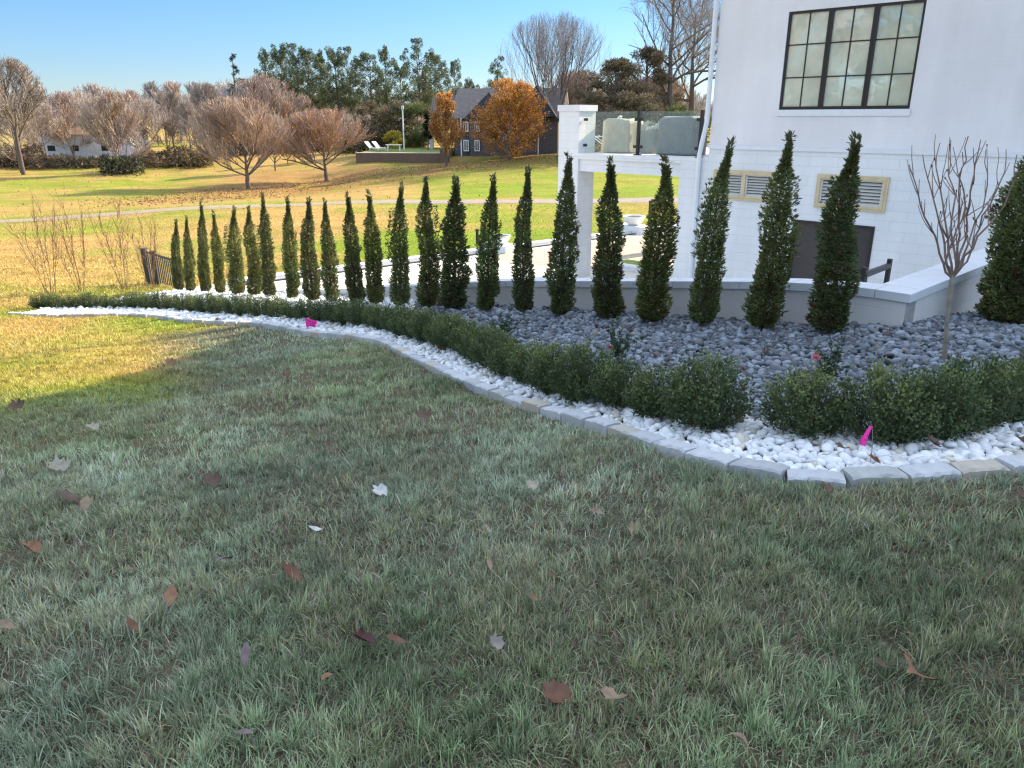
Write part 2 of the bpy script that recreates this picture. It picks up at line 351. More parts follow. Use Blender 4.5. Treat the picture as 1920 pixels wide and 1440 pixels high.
# path
mb = MB(); Lf = []; tn = np.gradient(PATHC, axis=0); tn /= np.linalg.norm(tn, axis=1, keepdims=True); nn = np.stack([-tn[:, 1], tn[:, 0]], 1)
rows = []
for k_ in (-1.35, -.8, 0, .8, 1.35):
    p_ = PATHC+nn*k_; rows.append(np.column_stack([p_, terrain(p_[:, 0], p_[:, 1])+.06+(fbm(p_[:, 0], p_[:, 1], 9, 15, 3)-.5)*.5*np.clip((np.hypot(p_[:, 0], p_[:, 1])-20)/40, 0, 1)-(.05 if abs(k_) > 1 else 0)]))
V = np.stack(rows, 1); n_ = len(PATHC); q = np.array([[i*5+j, i*5+j+1, i*5+6+j, i*5+5+j] for i in range(n_-1) for j in range(4)])
M['path'] = mat("path_surface", (1, 1, 1), .9, .12, 2.0, .4, .02, attr=True)
cc = np.where((PATHC[:, 0] < -8)[:, None], np.array([[.28, .23, .15]]), np.array([[.26, .22, .2]])); cc = np.repeat(smooth(cc, 8), 5, 0)  # left stretch tinted tan as if sunlit, the rest asphalt grey
mb.add(V.reshape(-1, 3), q, cc); tag(mb.build("path", M['path']), kind="structure")
# ------------------------------------------------------------------ white house
HO = np.array([4.7, 19.0]); HA = R(-44.0); HD = np.array([math.cos(HA), math.sin(HA)]); HN = np.array([-HD[1], HD[0]])
def hp(px, py, yo=0.0):
    a, b = ray(px, py); O = HO+HN*yo; k = (O@HN)/(a*HN[0]+HN[1]); P = np.array([a*k, k]); return float((P-HO)@HD), float(CZ+b*k)
SPX = [(500, 618), (417, 655), (339, 683), (234, 712), (182, 732), (0, 768)]
prof = []
for q in SPX:
    P = hit(*q); k = ((HO-P[:2])@HN)/(sdir.x*HN[0]+sdir.y*HN[1]); Pw = np.array(P)+np.array(sdir)*k; prof.append((float((Pw[:2]-HO)@HD), float(Pw[2])))
prof.sort()
print("PROFILE", [(round(a, 2), round(b, 2)) for a, b in prof])
ZL = hp(1560, 281)[1]; ZB = -3.0
x_e, z_e = prof[0]; sl = (prof[-1][1]-prof[0][1])/max(.5, prof[-1][0]-prof[0][0]); ridge = 12.5; zr = prof[-1][1]+(ridge-prof[-1][0])*.62
TOP = [(0.0, z_e-.25)]+[(a, b) for a, b in prof if a > .3]+[(ridge, zr), (26.0, zr-5.0)]
house = tag(empty("white_house", (HO[0], HO[1], 0), HA), "white painted brick house with dark three-sash window and block lower storey", "house")
def wallplane(mb, xs, zs, y, holes, topf=None, dep=.3, m=0):
    xs = sorted(set(xs+[h[0] for h in holes]+[h[1] for h in holes])); zs = sorted(set(zs+[h[2] for h in holes]+[h[3] for h in holes]))
    for i in range(len(xs)-1):
        for j in range(len(zs)-1):
            cx_, cz_ = (xs[i]+xs[i+1])/2, (zs[j]+zs[j+1])/2
            if any(h[0] < cx_ < h[1] and h[2] < cz_ < h[3] for h in holes): continue
            mb.add([[xs[i], y, zs[j]], [xs[i+1], y, zs[j]], [xs[i+1], y, zs[j+1]], [xs[i], y, zs[j+1]]], np.array([[0, 1, 2, 3]]), None, m)
    for a0, a1, b0, b1 in holes:
        mb.add([[a0, y, b0], [a0, y+dep, b0], [a0, y+dep, b1], [a0, y, b1], [a1, y, b0], [a1, y+dep, b0], [a1, y+dep, b1], [a1, y, b1]],
               np.array([[0, 3, 2, 1], [4, 5, 6, 7], [0, 1, 5, 4], [3, 7, 6, 2]]), None, m)
wa, wb = hp(1457, 206), hp(1703, 204); wt = max(hp(1482, 20)[1], hp(1737, 1)[1]); WX0, WX1, WZ0, WZ1 = hp(1470, 112)[0], hp(1722, 100)[0], (wa[1]+wb[1])/2, (hp(1482, 19)[1]+hp(1738, 1)[1])/2
print("WINDOW", WX0, WX1, WZ0, WZ1, "ZL", ZL)
ZT = TOP[0][1]
mb = MB(); wallplane(mb, [0, 26.0], [ZL, ZT], 0, [(WX0, WX1, WZ0, WZ1)], dep=.16)
tp = [(a, b) for a, b in TOP if b > ZT+.01]
gv = [[0, 0, ZT]]+[[a, 0, b] for a, b in TOP[1:]]+[[26.0, 0, ZT]]; mb.add(gv, [np.array([list(range(len(gv)))])])
mb.add([[0, 0, ZL], [0, 12, ZL], [0, 12, ZT], [0, 0, ZT], [26, 0, ZL], [26, 12, ZL], [26, 12, ZT], [26, 0, ZT]], np.array([[0, 3, 2, 1], [4, 5, 6, 7], [1, 2, 6, 5]]))
mb.build("wall", M['brick'], house)
VN = []
v1 = (hp(1342, 347)[0], hp(1453, 347)[0], hp(1410, 372)[1], hp(1410, 325)[1]); v2 = (hp(1535, 360)[0], hp(1660, 360)[0], hp(1600, 389)[1], hp(1600, 334)[1])
dx0, dx1, dz1 = hp(1481, 470)[0], hp(1634, 470)[0], (hp(1483, 411)[1]+hp(1642, 425)[1])/2
PX0 = hp(1269, 400)[0]
ZD = hp(1090, 287)[1]-.012
mb = MB(); wallplane(mb, [0, 26.0], [ZB, ZL], 0, [v1, v2, (dx0, dx1, ZB, dz1)], dep=.14); wallplane(mb, [PX0, 0], [ZB, ZD], 0, []); mb.add([[PX0, 0, ZD], [0, 0, ZD], [0, .7, ZD], [PX0, .7, ZD]], np.array([[0, 1, 2, 3]]))
mb.add([[PX0, 0, ZB], [PX0, .7, ZB], [PX0, .7, ZD], [PX0, 0, ZD]], np.array([[0, 3, 2, 1]])); mb.add([[PX0, .7, ZB], [0, .7, ZB], [0, .7, ZD], [PX0, .7, ZD]], np.array([[0, 3, 2, 1]]))
mb.add([[0, 0, ZB], [0, 12, ZB], [0, 12, ZL], [0, 0, ZL]], np.array([[0, 3, 2, 1]]))
mb.build("foundation_wall", M['block'], house)
mb = MB(); mb.box(-.03, 26, -.035, -.003, ZL-.045, ZL+.045); mb.build("ledge", M['trim'], house)
# roof over the gable (outside the frame, it throws the shade on the lawn)
mb = MB(); P_ = [(-.3, ZT-.1)]+TOP[1:]+[(26.4, TOP[-1][1])]
for (a0, b0), (a1, b1) in zip(P_[:-1], P_[1:]):
    mb.add([[a0, -.04, b0], [a1, -.04, b1], [a1, 12.4, b1], [a0, 12.4, b0], [a0, -.04, b0+.15], [a1, -.04, b1+.15], [a1, 12.4, b1+.15], [a0, 12.4, b0+.15]],
           np.array([[0, 3, 2, 1], [4, 5, 6, 7], [0, 1, 5, 4], [2, 3, 7, 6], [0, 4, 7, 3], [1, 2, 6, 5]]))
M['roof'] = mat("dark_shingle", (.06, .06, .065), .9, .25, 6, .5, .01); mb.build("roof", M['roof'], house)
# window: three casements with muntins
m, t, b = nt("window_glass"); b.inputs["Roughness"].default_value = .03; b.inputs["Specular IOR Level"].default_value = 1.0; b.inputs["IOR"].default_value = 1.9
t.links.new(mix(t, (.56, .60, .47), ramp(t, noise(t, 1.3, 4), ((.3, .8), (.7, 1.15))), 1., 'MULTIPLY'), b.inputs["Base Color"]); bump(t, b, noise(t, 1.6, 2), .25, .02); M['glass'] = m
m, t, b = nt("clear_glass"); b.inputs["Roughness"].default_value = .02; b.inputs["Base Color"].default_value = (.86, .93, .9, 1); b.inputs["Specular IOR Level"].default_value = .6
tr = N(t, "ShaderNodeBsdfTransparent"); tr.inputs[0].default_value = (.9, .95, .93, 1); mx = N(t, "ShaderNodeMixShader"); mx.inputs[0].default_value = .07
t.links.new(tr.outputs[0], mx.inputs[1]); t.links.new(b.outputs[0], mx.inputs[2]); t.links.new(mx.outputs[0], t.nodes["Material Output"].inputs[0]); M['clear'] = m
win = MB(); fw = .05; W3 = (WX1-WX0)/3
for k in range(3):
    a0 = WX0+W3*k+.002; a1 = a0+W3-.004
    for bx_ in ((a0, a0+fw, WZ0, WZ1), (a1-fw, a1, WZ0, WZ1), (a0+fw, a1-fw, WZ0, WZ0+fw*1.3), (a0+fw, a1-fw, WZ1-fw, WZ1)): win.box(bx_[0], bx_[1], .02, .1, bx_[2], bx_[3])
    xm = (a0+a1)/2; win.box(xm-.012, xm+.012, .045, .075, WZ0+fw*1.3, WZ1-fw)
    for q in (1, 2):
        zm = WZ0+(WZ1-WZ0)*q/3; win.box(a0+fw, xm-.012, .046, .074, zm-.012, zm+.012); win.box(xm+.012, a1-fw, .046, .074, zm-.012, zm+.012)
win = win.build("window", M['bronze'], house)
for k in range(3):
    a0 = WX0+W3*k+.002; a1 = a0+W3-.004; g = MB(); g.add([[a0+fw, .06, WZ0+fw], [a1-fw, .06, WZ0+fw], [a1-fw, .06, WZ1-fw], [a0+fw, .06, WZ1-fw]], np.array([[0, 1, 2, 3]])); g.build("pane", M['glass'], win)
g = MB(); g.box(WX0-.03, WX1+.03, -.03, .02, WZ0-.13, WZ0-.003); g.build("sill", M['trim'], win)
def vent(v, units):
    f = MB(); x0, x1, z0, z1 = v; w_ = .055
    for bx_ in ((x0-w_, x0, z0-w_, z1+w_), (x1, x1+w_, z0-w_, z1+w_), (x0, x1, z0-w_, z0), (x0, x1, z1, z1+w_)): f.box(bx_[0], bx_[1], -.05, .03, bx_[2], bx_[3])
    uw = (x1-x0)/units
    for k in range(units):
        a0, a1 = x0+uw*k, x0+uw*(k+1); s_ = .035
        for bx_ in ((a0, a0+s_, z0, z1), (a1-s_, a1, z0, z1), (a0+s_, a1-s_, z0, z0+s_), (a0+s_, a1-s_, z1-s_, z1)): f.box(bx_[0], bx_[1], -.065, -.02, bx_[2], bx_[3])
    fr = f.build("vent", M['tan'], house)
    l = MB(); n_ = 7
    for k in range(units):
        a0, a1 = x0+uw*k+s_+.04, x0+uw*(k+1)-s_-.04; zz0, zz1 = z0+s_+.03, z1-s_-.03; h = (zz1-zz0)/n_
        for bx_ in ((a0-.04, a0, zz0-.03, zz1+.03), (a1, a1+.04, zz0-.03, zz1+.03), (a0, a1, zz0-.03, zz0), (a0, a1, zz1, zz1+.03)): l.box(bx_[0], bx_[1], -.03, .01, bx_[2], bx_[3])
        for i in range(n_):
            z = zz0+h*i; l.add([[a0, -.02, z], [a1, -.02, z], [a1, .03, z+h*.62], [a0, .03, z+h*.62], [a0, -.02, z+.008], [a1, -.02, z+.008], [a1, .03, z+h*.62+.008], [a0, .03, z+h*.62+.008]], np.array([[0, 1, 2, 3], [4, 7, 6, 5], [0, 4, 5, 1]]))
    l.build("louver", M['louver'], fr)
    d_ = MB(); d_.box(x0+.001, x1-.001, .06, .08, z0+.001, z1-.001); d_.build("backing", M['dark'], fr)
vent(v1, 2); vent(v2, 1)
f = MB(); w_ = .06
for bx_ in ((dx0+.002, dx0+w_, ZB, dz1-.002), (dx1-w_, dx1-.002, ZB, dz1-.002), (dx0+w_, dx1-w_, dz1-w_, dz1-.002)): f.box(bx_[0], bx_[1], -.02, .07, bx_[2], bx_[3])
dr = f.build("lower_window", M['bronze'], house); g = MB(); g.box(dx0+w_, dx1-w_, .03, .05, ZB, dz1-w_); g.build("screen", M['door'], dr)
# downspout
ux = hp(1336, 150)[0]; lx = hp(1311, 330)[0]
mb = MB(); mb.path([[ux-.02, -.07, 9], [ux-.02, -.07, hp(1329, 228)[1]], [ux-.05, -.08, hp(1326, 246)[1]], [lx+.05, -.08, hp(1318, 268)[1]], [lx, -.07, hp(1316, 292)[1]], [lx, -.07, ZB]], .055, 10)
for z in (2.9, 1.9, -.6, -1.9): mb.box((ux-.02 if z > 1 else lx)-.07, (ux-.02 if z > 1 else lx)+.07, -.02, -.002, z-.02, z+.02)
mb.build("downspout", M['pipe'], house, smooth=False)
# ------------------------------------------------------------------ deck with brick pier, beam and glass railing
deck = tag(empty("raised_deck", (HO[0], HO[1], 0), HA), "raised white deck on a square block pier beside the house wall", "deck")
c0, c1 = hp(1047, 300)[0], hp(1084, 300)[0]; cw = c1-c0; zd = hp(1090, 287)[1]; zc1 = hp(1050, 197)[1]; zbm = hp(1085, 321)[1]
print("COL", c0, c1, zd, zc1, zbm)
mb = MB(); mb.box(c0, c1, 0, cw, ZB, zc1-.161); mb.build("pier", M['block'], deck)
mb = MB(); mb.box(c0-.035, c1+.035, -.035, cw+.035, zc1-.16, zc1); mb.build("pier_cap", M['trim'], deck)
mb = MB(); mb.box(c1+.002, PX0-.002, .06, .5, zbm, zd-.16); mb.box(c1+.002, PX0-.003, .0, .6, zd-.157, zd-.01); mb.build("beam", M['block'], deck)
mb = MB(); mb.box(c1+.003, -.012, .703, 9, zd-.2, zd-.014); mb.build("deck_floor", M['concrete'], deck)
mb = MB(); mb.box(c0+.1, c0+.6, 8.4, 9, ZB, zd-.2); mb.build("pier", M['block'], deck)
rail = tag(empty("glass_railing", (HO[0], HO[1], 0), HA), "frameless glass railing with black posts along the raised deck front", "railing")
gp = hp(1197, 250, .2)[0]; ge = hp(1314, 250, .2)[0]; gz1 = hp(1150, 209, .2)[1]
for xx in (gp, ge):
    mb = MB(); mb.box(xx-.035, xx+.035, .17, .24, zd-.01, gz1+.02); mb.box(xx-.08, xx+.08, .13, .28, zd-.008, zd+.012); mb.build("post", M['black'], rail)
for a0, a1 in ((c1+.06, gp-.07), (gp+.07, ge-.07)):
    mb = MB(); mb.box(a0, a1, .2, .212, zd+.06, gz1); mb.build("glass_panel", M['clear'], rail)
    for xx in (a0+.01, a1-.01):
        for zz in (zd+.2, gz1-.2): k = MB(); k.box(xx-.05, xx+.05, .18, .232, zz-.035, zz+.035); k.build("clamp", M['black'], rail)
def soft(mb, cx, cy, z0, w, d, h, c, m=0, seed=0, n=10):
    """draped cover: rounded rectangular body with folds"""
    V = []; r_ = np.random.default_rng(seed); th = np.linspace(0, 2*np.pi, 28, endpoint=False); ph = r_.uniform(0, 6, 4)
    for k in range(n+1):
        u = k/n; s_ = 1-.06*u if u < .9 else (1-.06*.9)*math.sqrt(max(0, 1-((u-.9)/.1)**2*.35)); zz = z0+h*min(1, u*1.04)
        rr_ = (1+.05*np.sin(th*5+ph[0]+u*2)*(1-u)+.03*np.sin(th*9+ph[1]))*s_
        V.append(np.stack([cx+w/2*rr_*np.sign(np.cos(th))*np.abs(np.cos(th))**.32, cy+d/2*rr_*np.sign(np.sin(th))*np.abs(np.sin(th))**.32, np.full(28, zz)+.02*np.sin(th*3+ph[2])*u], 1))
    q = np.array([[i*28+j, i*28+(j+1) % 28, (i+1)*28+(j+1) % 28, (i+1)*28+j] for i in range(n) for j in range(28)])
    mb.add(np.concatenate(V), [q, np.array([[n*28+j for j in range(28)]])], c, m)
M['cover'] = mat("fabric_cover", (1, 1, 1), .7, .12, 4, .4, .01, attr=True)
def dpos(px, y): return hp(px, 260, y)[0]
def hw(x, y, z): return (HO[0]+HD[0]*x+HN[0]*y, HO[1]+HD[1]*x+HN[1]*y, z)
x0 = dpos(1142, 1.4); x1 = dpos(1193, 1.4)
mb = MB(); soft(mb, 0, 0, 0, (x1-x0), .9, .88, (.42, .37, .31), seed=1); tag(mb.build("covered_chair", M['cover'], loc=hw((x0+x1)/2, 1.4, zd), smooth=True), "beige draped furniture cover behind the first glass panel beside the pier", "furniture cover").rotation_euler = (0, 0, HA)
x0 = dpos(1244, 1.2); x1 = dpos(1316, 1.2)
mb = MB(); soft(mb, 0, 0, 0, (x1-x0), .8, .93, (.17, .175, .19), seed=2); tag(mb.build("covered_grill", M['cover'], loc=hw((x0+x1)/2, 1.2, zd), smooth=True), "grey fabric covered grill behind the glass beside the downspout", "grill cover").rotation_euler = (0, 0, HA)
x0 = dpos(1206, 1.6); x1 = dpos(1242, 1.6); w = x1-x0
ch = tag(empty("shaggy_chair", hw((x0+x1)/2, 1.6, zd), HA), "white shaggy throw over a grey low chair between the two covers", "chair")
mb = MB(); soft(mb, 0, 0, 0, w, .7, .62, (.25, .25, .24), seed=3); mb.build("seat", M['cover'], ch, smooth=True)
mb = MB(); n_ = 900; th = rng.uniform(0, 6.28, n_); rad = rng.uniform(.2, .5, n_); hh = np.where(th > 3.14, .64, .7)+rng.normal(0, .03, n_)
p0 = np.stack([np.cos(th)*rad*w*1.05, np.sin(th)*rad*.72, hh+.08*np.cos(th)**2], 1); mb.tubes(p0, p0+np.stack([np.cos(th)*.06, np.sin(th)*.06, -rng.uniform(.02, .14, n_)], 1), np.full(n_, .012), np.full(n_, .004), 3, (.6, .59, .54)); mb.build("throw", M['cover'], ch)
x0 = dpos(1115, 2.2); ln = tag(empty("folding_lounger", hw(x0, 2.2, zd), HA+.5), "thin white framed folding lounge chair behind the glass near the pier", "lounge chair")
mb = MB()
for yy in (-.28, .28):
    mb.path([[-.7, yy, .03], [-.2, yy, .33], [.35, yy, .4], [.75, yy, .95]], .018, 6); mb.path([[.5, yy, .02], [0, yy, .36], [.1, yy, .4]], .016, 6)
mb.path([[.75, -.28, .95], [.75, .28, .95]], .018, 6); mb.path([[-.7, -.28, .03], [-.7, .28, .03]], .018, 6); mb.build("frame", M['trim'], ln)
mb = MB(); mb.add([[-.2, -.26, .34], [-.2, .26, .34], [.35, .26, .4], [.35, -.26, .4], [.73, .26, .93], [.73, -.26, .93]], np.array([[0, 1, 2, 3], [3, 2, 4, 5]]), (.3, .36, .38)); mb.build("sling", M['cover'], ln)
# ------------------------------------------------------------------ patio
M['patio'] = mat("patio_concrete", (.7, .68, .63), .85, .06, .8, .15, .004)
mb = MB(); pz = PATIO_Z
poly = [np.array(p) for p in PATIO[:3]]+[WR+ROWN*12-ROWD*.15, WA+np.array([.78, .62])*21, PATIO[5]]
k_ = len(poly); V = [[*p, pz] for p in poly]+[[*p, pz-.4] for p in poly]
mb.add(V, [np.array([list(range(k_))]), np.array([[i, i+k_, (i+1) % k_+k_, (i+1) % k_] for i in range(k_)])]); tag(mb.build("patio", M['patio']), kind="structure")
M['paver'] = blockmat("patio_paver", (.5, .42, .35), .6, .6, .015, .4, .1)
e1 = np.array([.78, .62]); e2 = np.array([.62, -.78])
def ppix(px, py): a, b_ = ray(px, py); D = (pz-CZ)/b_; return np.array([a*D, D])
mb = MB(); pv = [ppix(*q) for q in ((905, 480), (1220, 440), (1262, 446), (1264, 492), (1120, 506), (960, 494))]
M['paverflat'] = mat("tan_paver_field", (.42, .35, .29), .85, .1, 2)
t = M['paverflat'].node_tree; b = t.nodes["Principled BSDF"]; tc = N(t, "ShaderNodeTexCoord"); mp = N(t, "ShaderNodeMapping"); mp.inputs["Rotation"].default_value = (0, 0, R(-38)); t.links.new(tc.outputs['Object'], mp.inputs[0])
br = N(t, "ShaderNodeTexBrick"); t.links.new(mp.outputs[0], br.inputs[0]); br.inputs["Scale"].default_value = 1; br.inputs["Brick Width"].default_value = 2.4; br.inputs["Row Height"].default_value = .3; br.inputs["Mortar Size"].default_value = .02
br.inputs["Color1"].default_value = (.5, .42, .34, 1); br.inputs["Color2"].default_value = (.42, .36, .3, 1); br.inputs["Mortar"].default_value = (.2, .16, .13, 1); t.links.new(br.outputs[0], b.inputs["Base Color"])
mb.add([[*p, pz+.006] for p in pv], [np.array([list(range(len(pv)))[::-1]])]); tag(mb.build("patio_paving", M['paverflat']), kind="structure")
# raised white kerb with dark drain along the far edge
A_ = WA+e1*1.0; B_ = WA+e1*21; mid = (A_+B_)/2; L_ = 10.0
nb = np.array([-e1[1], e1[0]])
mb = MB(); mb.obox(mid-nb*.25, e1, nb, L_, .18, pz+.004, pz+.12); tag(mb.build("patio_kerb", M['cap']), "long low white kerb along the far edge of the patio", "kerb")
mb = MB(); mb.obox(mid-nb*.62, e1, nb, L_, .05, pz+.003, pz+.035); tag(mb.build("drain_channel", M['black']), "narrow dark drain channel in front of the white patio kerb", "drain")
mb = MB(); pg = ppix(1200, 497); mb.obox(pg, HD, HN, .75, .35, pz-.02, pz+.05); c = tag(mb.build("lawn_strip", mat("bright_turf", (.2, .3, .05), .9, .3, 15, .6, .02)), kind="structure")
mb = MB(); pg = ppix(1192, 508); mb.obox(pg, HD, HN, 1.0, .2, pz, pz+.14); tag(mb.build("patio_step", M['cap']), "low white step block under the deck in front of the grass strip", "step")
def bowl(px, py, label, s_=1.0):
    p = ppix(px, py+8); e = tag(empty("bowl_planter", (p[0], p[1], pz), HA), label, "planter", "bowl planters on the patio")
    m1 = MB(); m1.box(-.75*s_, .75*s_, -.35, .35, 0, .3*s_); m1.build("pedestal", M['cap'], e)
    prof_ = [(.16, 0), (.22, .03), (.36, .14), (.44, .3), (.45, .36), (.41, .36), (.38, .3)]; n = 28; th = np.arange(n)*2*np.pi/n
    V = np.concatenate([np.stack([np.cos(th)*r*s_, np.sin(th)*r*s_, np.full(n, .3*s_+z*s_)], 1) for r, z in prof_]); q = np.array([[i*n+j, i*n+(j+1) % n, (i+1)*n+(j+1) % n, (i+1)*n+j] for i in range(len(prof_)-1) for j in range(n)])
    m2 = MB(); m2.add(V, q); m2.build("bowl", M['trim'], e, smooth=True)
    m3 = MB(); m3.add(np.stack([np.cos(th)*.385*s_, np.sin(th)*.385*s_, np.full(n, .61*s_)], 1), [np.array([list(range(n))])]); m3.build("soil", M['dark'], e)
bowl(1187, 428, "white bowl planter on a low pedestal between the deck pier and the house"); bowl(938, 462, "white bowl planter peeking out between two conical evergreens by the patio edge", .8)
p = ppix(1194, 424)+HN*.9; mb = MB(); mb.path([[0, 0, 0], [0, 0, .95]], .05, 8); mb.path([[0, 0, .95], [0, 0, 1.0]], .06, 8); tag(mb.build("bollard_light", M['black'], loc=(p[0], p[1], pz)), "short black post standing behind the bowl planter under the deck", "post", "black posts on the patio")
p = ppix(895, 458); mb = MB(); mb.path([[0, 0, 0], [0, 0, .5]], .055, 8); mb.path([[0, 0, .5], [0, 0, .55]], .065, 8); tag(mb.build("bollard_light", M['black'], loc=(p[0], p[1], pz)), "short black post half hidden behind the evergreens by the patio edge", "post", "black posts on the patio")
# ------------------------------------------------------------------ retaining wall
def capz(s_):        # cap height along the front wall, s_ = metres from the corner
    q = WC-ROWD*s_; tt = float(np.clip(((q-ROWA)@ROWD)/ROWL, 0, 1)); g = tz(*q)
    return max(-.02-0*s_, g+.27) if s_ < .75 else g+.27+.02*math.exp(-(s_-.75))
rw = tag(empty("retaining_wall", (WC[0], WC[1], 0), math.atan2(-ROWD[1], -ROWD[0])), "low white block retaining wall with smooth cap behind the conical evergreens", "retaining wall")
Lw = float(np.linalg.norm(WC-WA)); zc0 = -.015
S = np.arange(0, Lw+.3, .3); zc = []
for s_ in S:
    q = WC-ROWD*s_; zc.append(tz(*q)+.3)
zc = []
for s_ in S:
    q = WC-ROWD*s_; py_ = 530.0
    for _ in range(6): px_ = 960+q[0]/q[1]*(FC-(py_-720)*sP); py_ = float(np.interp(px_, [300, 440, 600, 850, 930, 1357, 1480, 1560, 1700], [547, 545, 543, 531, 526, 527, 528, 532, 549]))
    zc.append(CZ+ray(px_, py_)[1]*q[1])
zc = np.array(zc); zc[S < .5] = zc0
for _ in range(2): zc[3:-1] = .25*zc[2:-2]+.5*zc[3:-1]+.25*zc[4:]
mb = MB(); cp_ = MB(); th_ = .26   # local x runs away from the corner along the wall, local -y... into the court
sgn = -1.0 if (np.array([-(-ROWD[1]), -ROWD[0]])@ROWN) < 0 else 1.0
for i in range(len(S)-1):
    a0, a1 = S[i], S[i+1]-(0 if (i+1) % 2 else .0); z0_, z1_ = zc[i], zc[i+1]; y0, y1 = 0, sgn*th_
    v = [[a0, y0, pz-.3], [a1, y0, pz-.3], [a1, y1, pz-.3], [a0, y1, pz-.3], [a0, y0, z0_-.085], [a1, y0, z1_-.085], [a1, y1, z1_-.085], [a0, y1, z0_-.085]]
    mb.add(v, np.array([[0, 1, 5, 4], [2, 3, 7, 6], [4, 5, 6, 7]]))
    g_ = .004; b0, b1 = a0+(g_ if i else -.04), a1-g_; c0_, c1_ = -sgn*.035, sgn*(th_+.03)
    cp_.add([[b0, c0_, z0_-.084], [b1, c0_, z1_-.084], [b1, c1_, z1_-.084], [b0, c1_, z0_-.084], [b0, c0_, z0_], [b1, c0_, z1_], [b1, c1_, z1_], [b0, c1_, z0_]],
            np.array([[0, 3, 2, 1], [4, 5, 6, 7], [0, 1, 5, 4], [2, 3, 7, 6], [0, 4, 7, 3], [1, 2, 6, 5]]))
mb.build("wall", M['rwall'], rw); cp_.build("cap", M['cap'], rw)
rw2 = tag(empty("retaining_wall", (WC[0], WC[1], 0), math.atan2(ROWN[1], ROWN[0])), "return of the white retaining wall running from the corner back to the house", "retaining wall")
s2 = 1.0 if (np.array([-ROWN[1], ROWN[0]])@(-ROWD)) > 0 else -1.0; L2 = float(np.linalg.norm(WR-WC))
mb = MB(); y0, y1 = sorted((0.0, s2*.3)); mb.box(.27, L2, y0, y1, pz-.3, zc0-.086); mb.add([[0, 0, pz-.3], [.27, 0, pz-.3], [.27, 0, zc0-.086], [0, 0, zc0-.086]], np.array([[0, 1, 2, 3], [0, 3, 2, 1]])); mb.build("wall", M['rwall'], rw2)
mb = MB(); y0, y1 = sorted((-s2*.035, s2*.36)); mb.box(.30, L2, y0, y1, zc0-.085, zc0-.0005); mb.add([[-.035, -s2*.035, zc0-.085], [.3, -s2*.035, zc0-.085], [.3, -s2*.035, zc0], [-.035, -s2*.035, zc0]], np.array([[0, 1, 2, 3]])); mb.build("cap", M['cap'], rw2)
# black handrail at the court steps
hr = tag(empty("handrail", (0, 0, 0)), "short black metal handrail rising behind the white wall corner", "handrail")
A1 = at(1620, 512, 10.2); A2 = at(1667, 498, 11.4)
for P, h_, nm in ((A1, .16, 1), (A2, .2, 2)):
    mb = MB(); mb.obox(P[:2], ROWD, ROWN, .03, .03, pz, P[2]+h_/2); mb.build("post", M['black'], hr)
mb = MB(); mb.path([A1-[0, 0, .03], A2-[0, 0, .0]], .045, 6); mb.build("rail", M['black'], hr)
# ------------------------------------------------------------------ picket fence at the left end
fe = tag(empty("picket_fence", (0, 0, 0)), "short grey metal picket fence panel left of the conical evergreens", "fence")
F0 = at(281, 541, 21.5); F1 = at(345, 550, 20.7); Fm = at(297, 543, 21.3); h0 = .98
M['fence'] = mat("grey_fence", (.05, .055, .065), .5, .1, 4)
zt0 = at(281, 470, 21.5)[2]; zt1 = at(345, 490, 20.7)[2]
def ft(k): return F0*(1-k)+F1*k, zt0*(1-k)+zt1*k
for k, w_ in ((0, .06), (.27, .06)):
    P, zt_ = ft(k); mb = MB(); mb.obox(P[:2], (1, 0), (0, 1), w_, w_, P[2]-.3, zt_+.04); mb.obox(P[:2], (1, 0), (0, 1), w_+.02, w_+.02, zt_+.041, zt_+.07); mb.build("post", M['fence'], fe)
pk = MB()
for k in np.arange(.05, 1.0, .052):
    if abs(k-.27) < .05: continue
    P, zt_ = ft(k); pk.obox(P[:2], (1, 0), (0, 1), .012, .012, P[2]+.06, zt_-.03)
pk.build("picket", M['fence'], fe)
for dz in (.1, -99):
    rl = MB()
    a_, z1_ = ft(0); b_, z2_ = ft(1); 
    if dz > 0: rl.path([[a_[0], a_[1], a_[2]+.08], [b_[0], b_[1], b_[2]+.08]], .03, 4)
    else: rl.path([[a_[0], a_[1], z1_-.02], [b_[0], b_[1], z2_-.02]], .03, 4)
    rl.build("rail", M['fence'], fe)
mb = MB(); P = at(290, 545, 21.2); mb.box(-.35, .9, -.15, .15, -.35, .1); tag(mb.build("kerb_block", M['cap'], loc=tuple(P)), "pale concrete kerb block under the grey picket fence", "kerb")
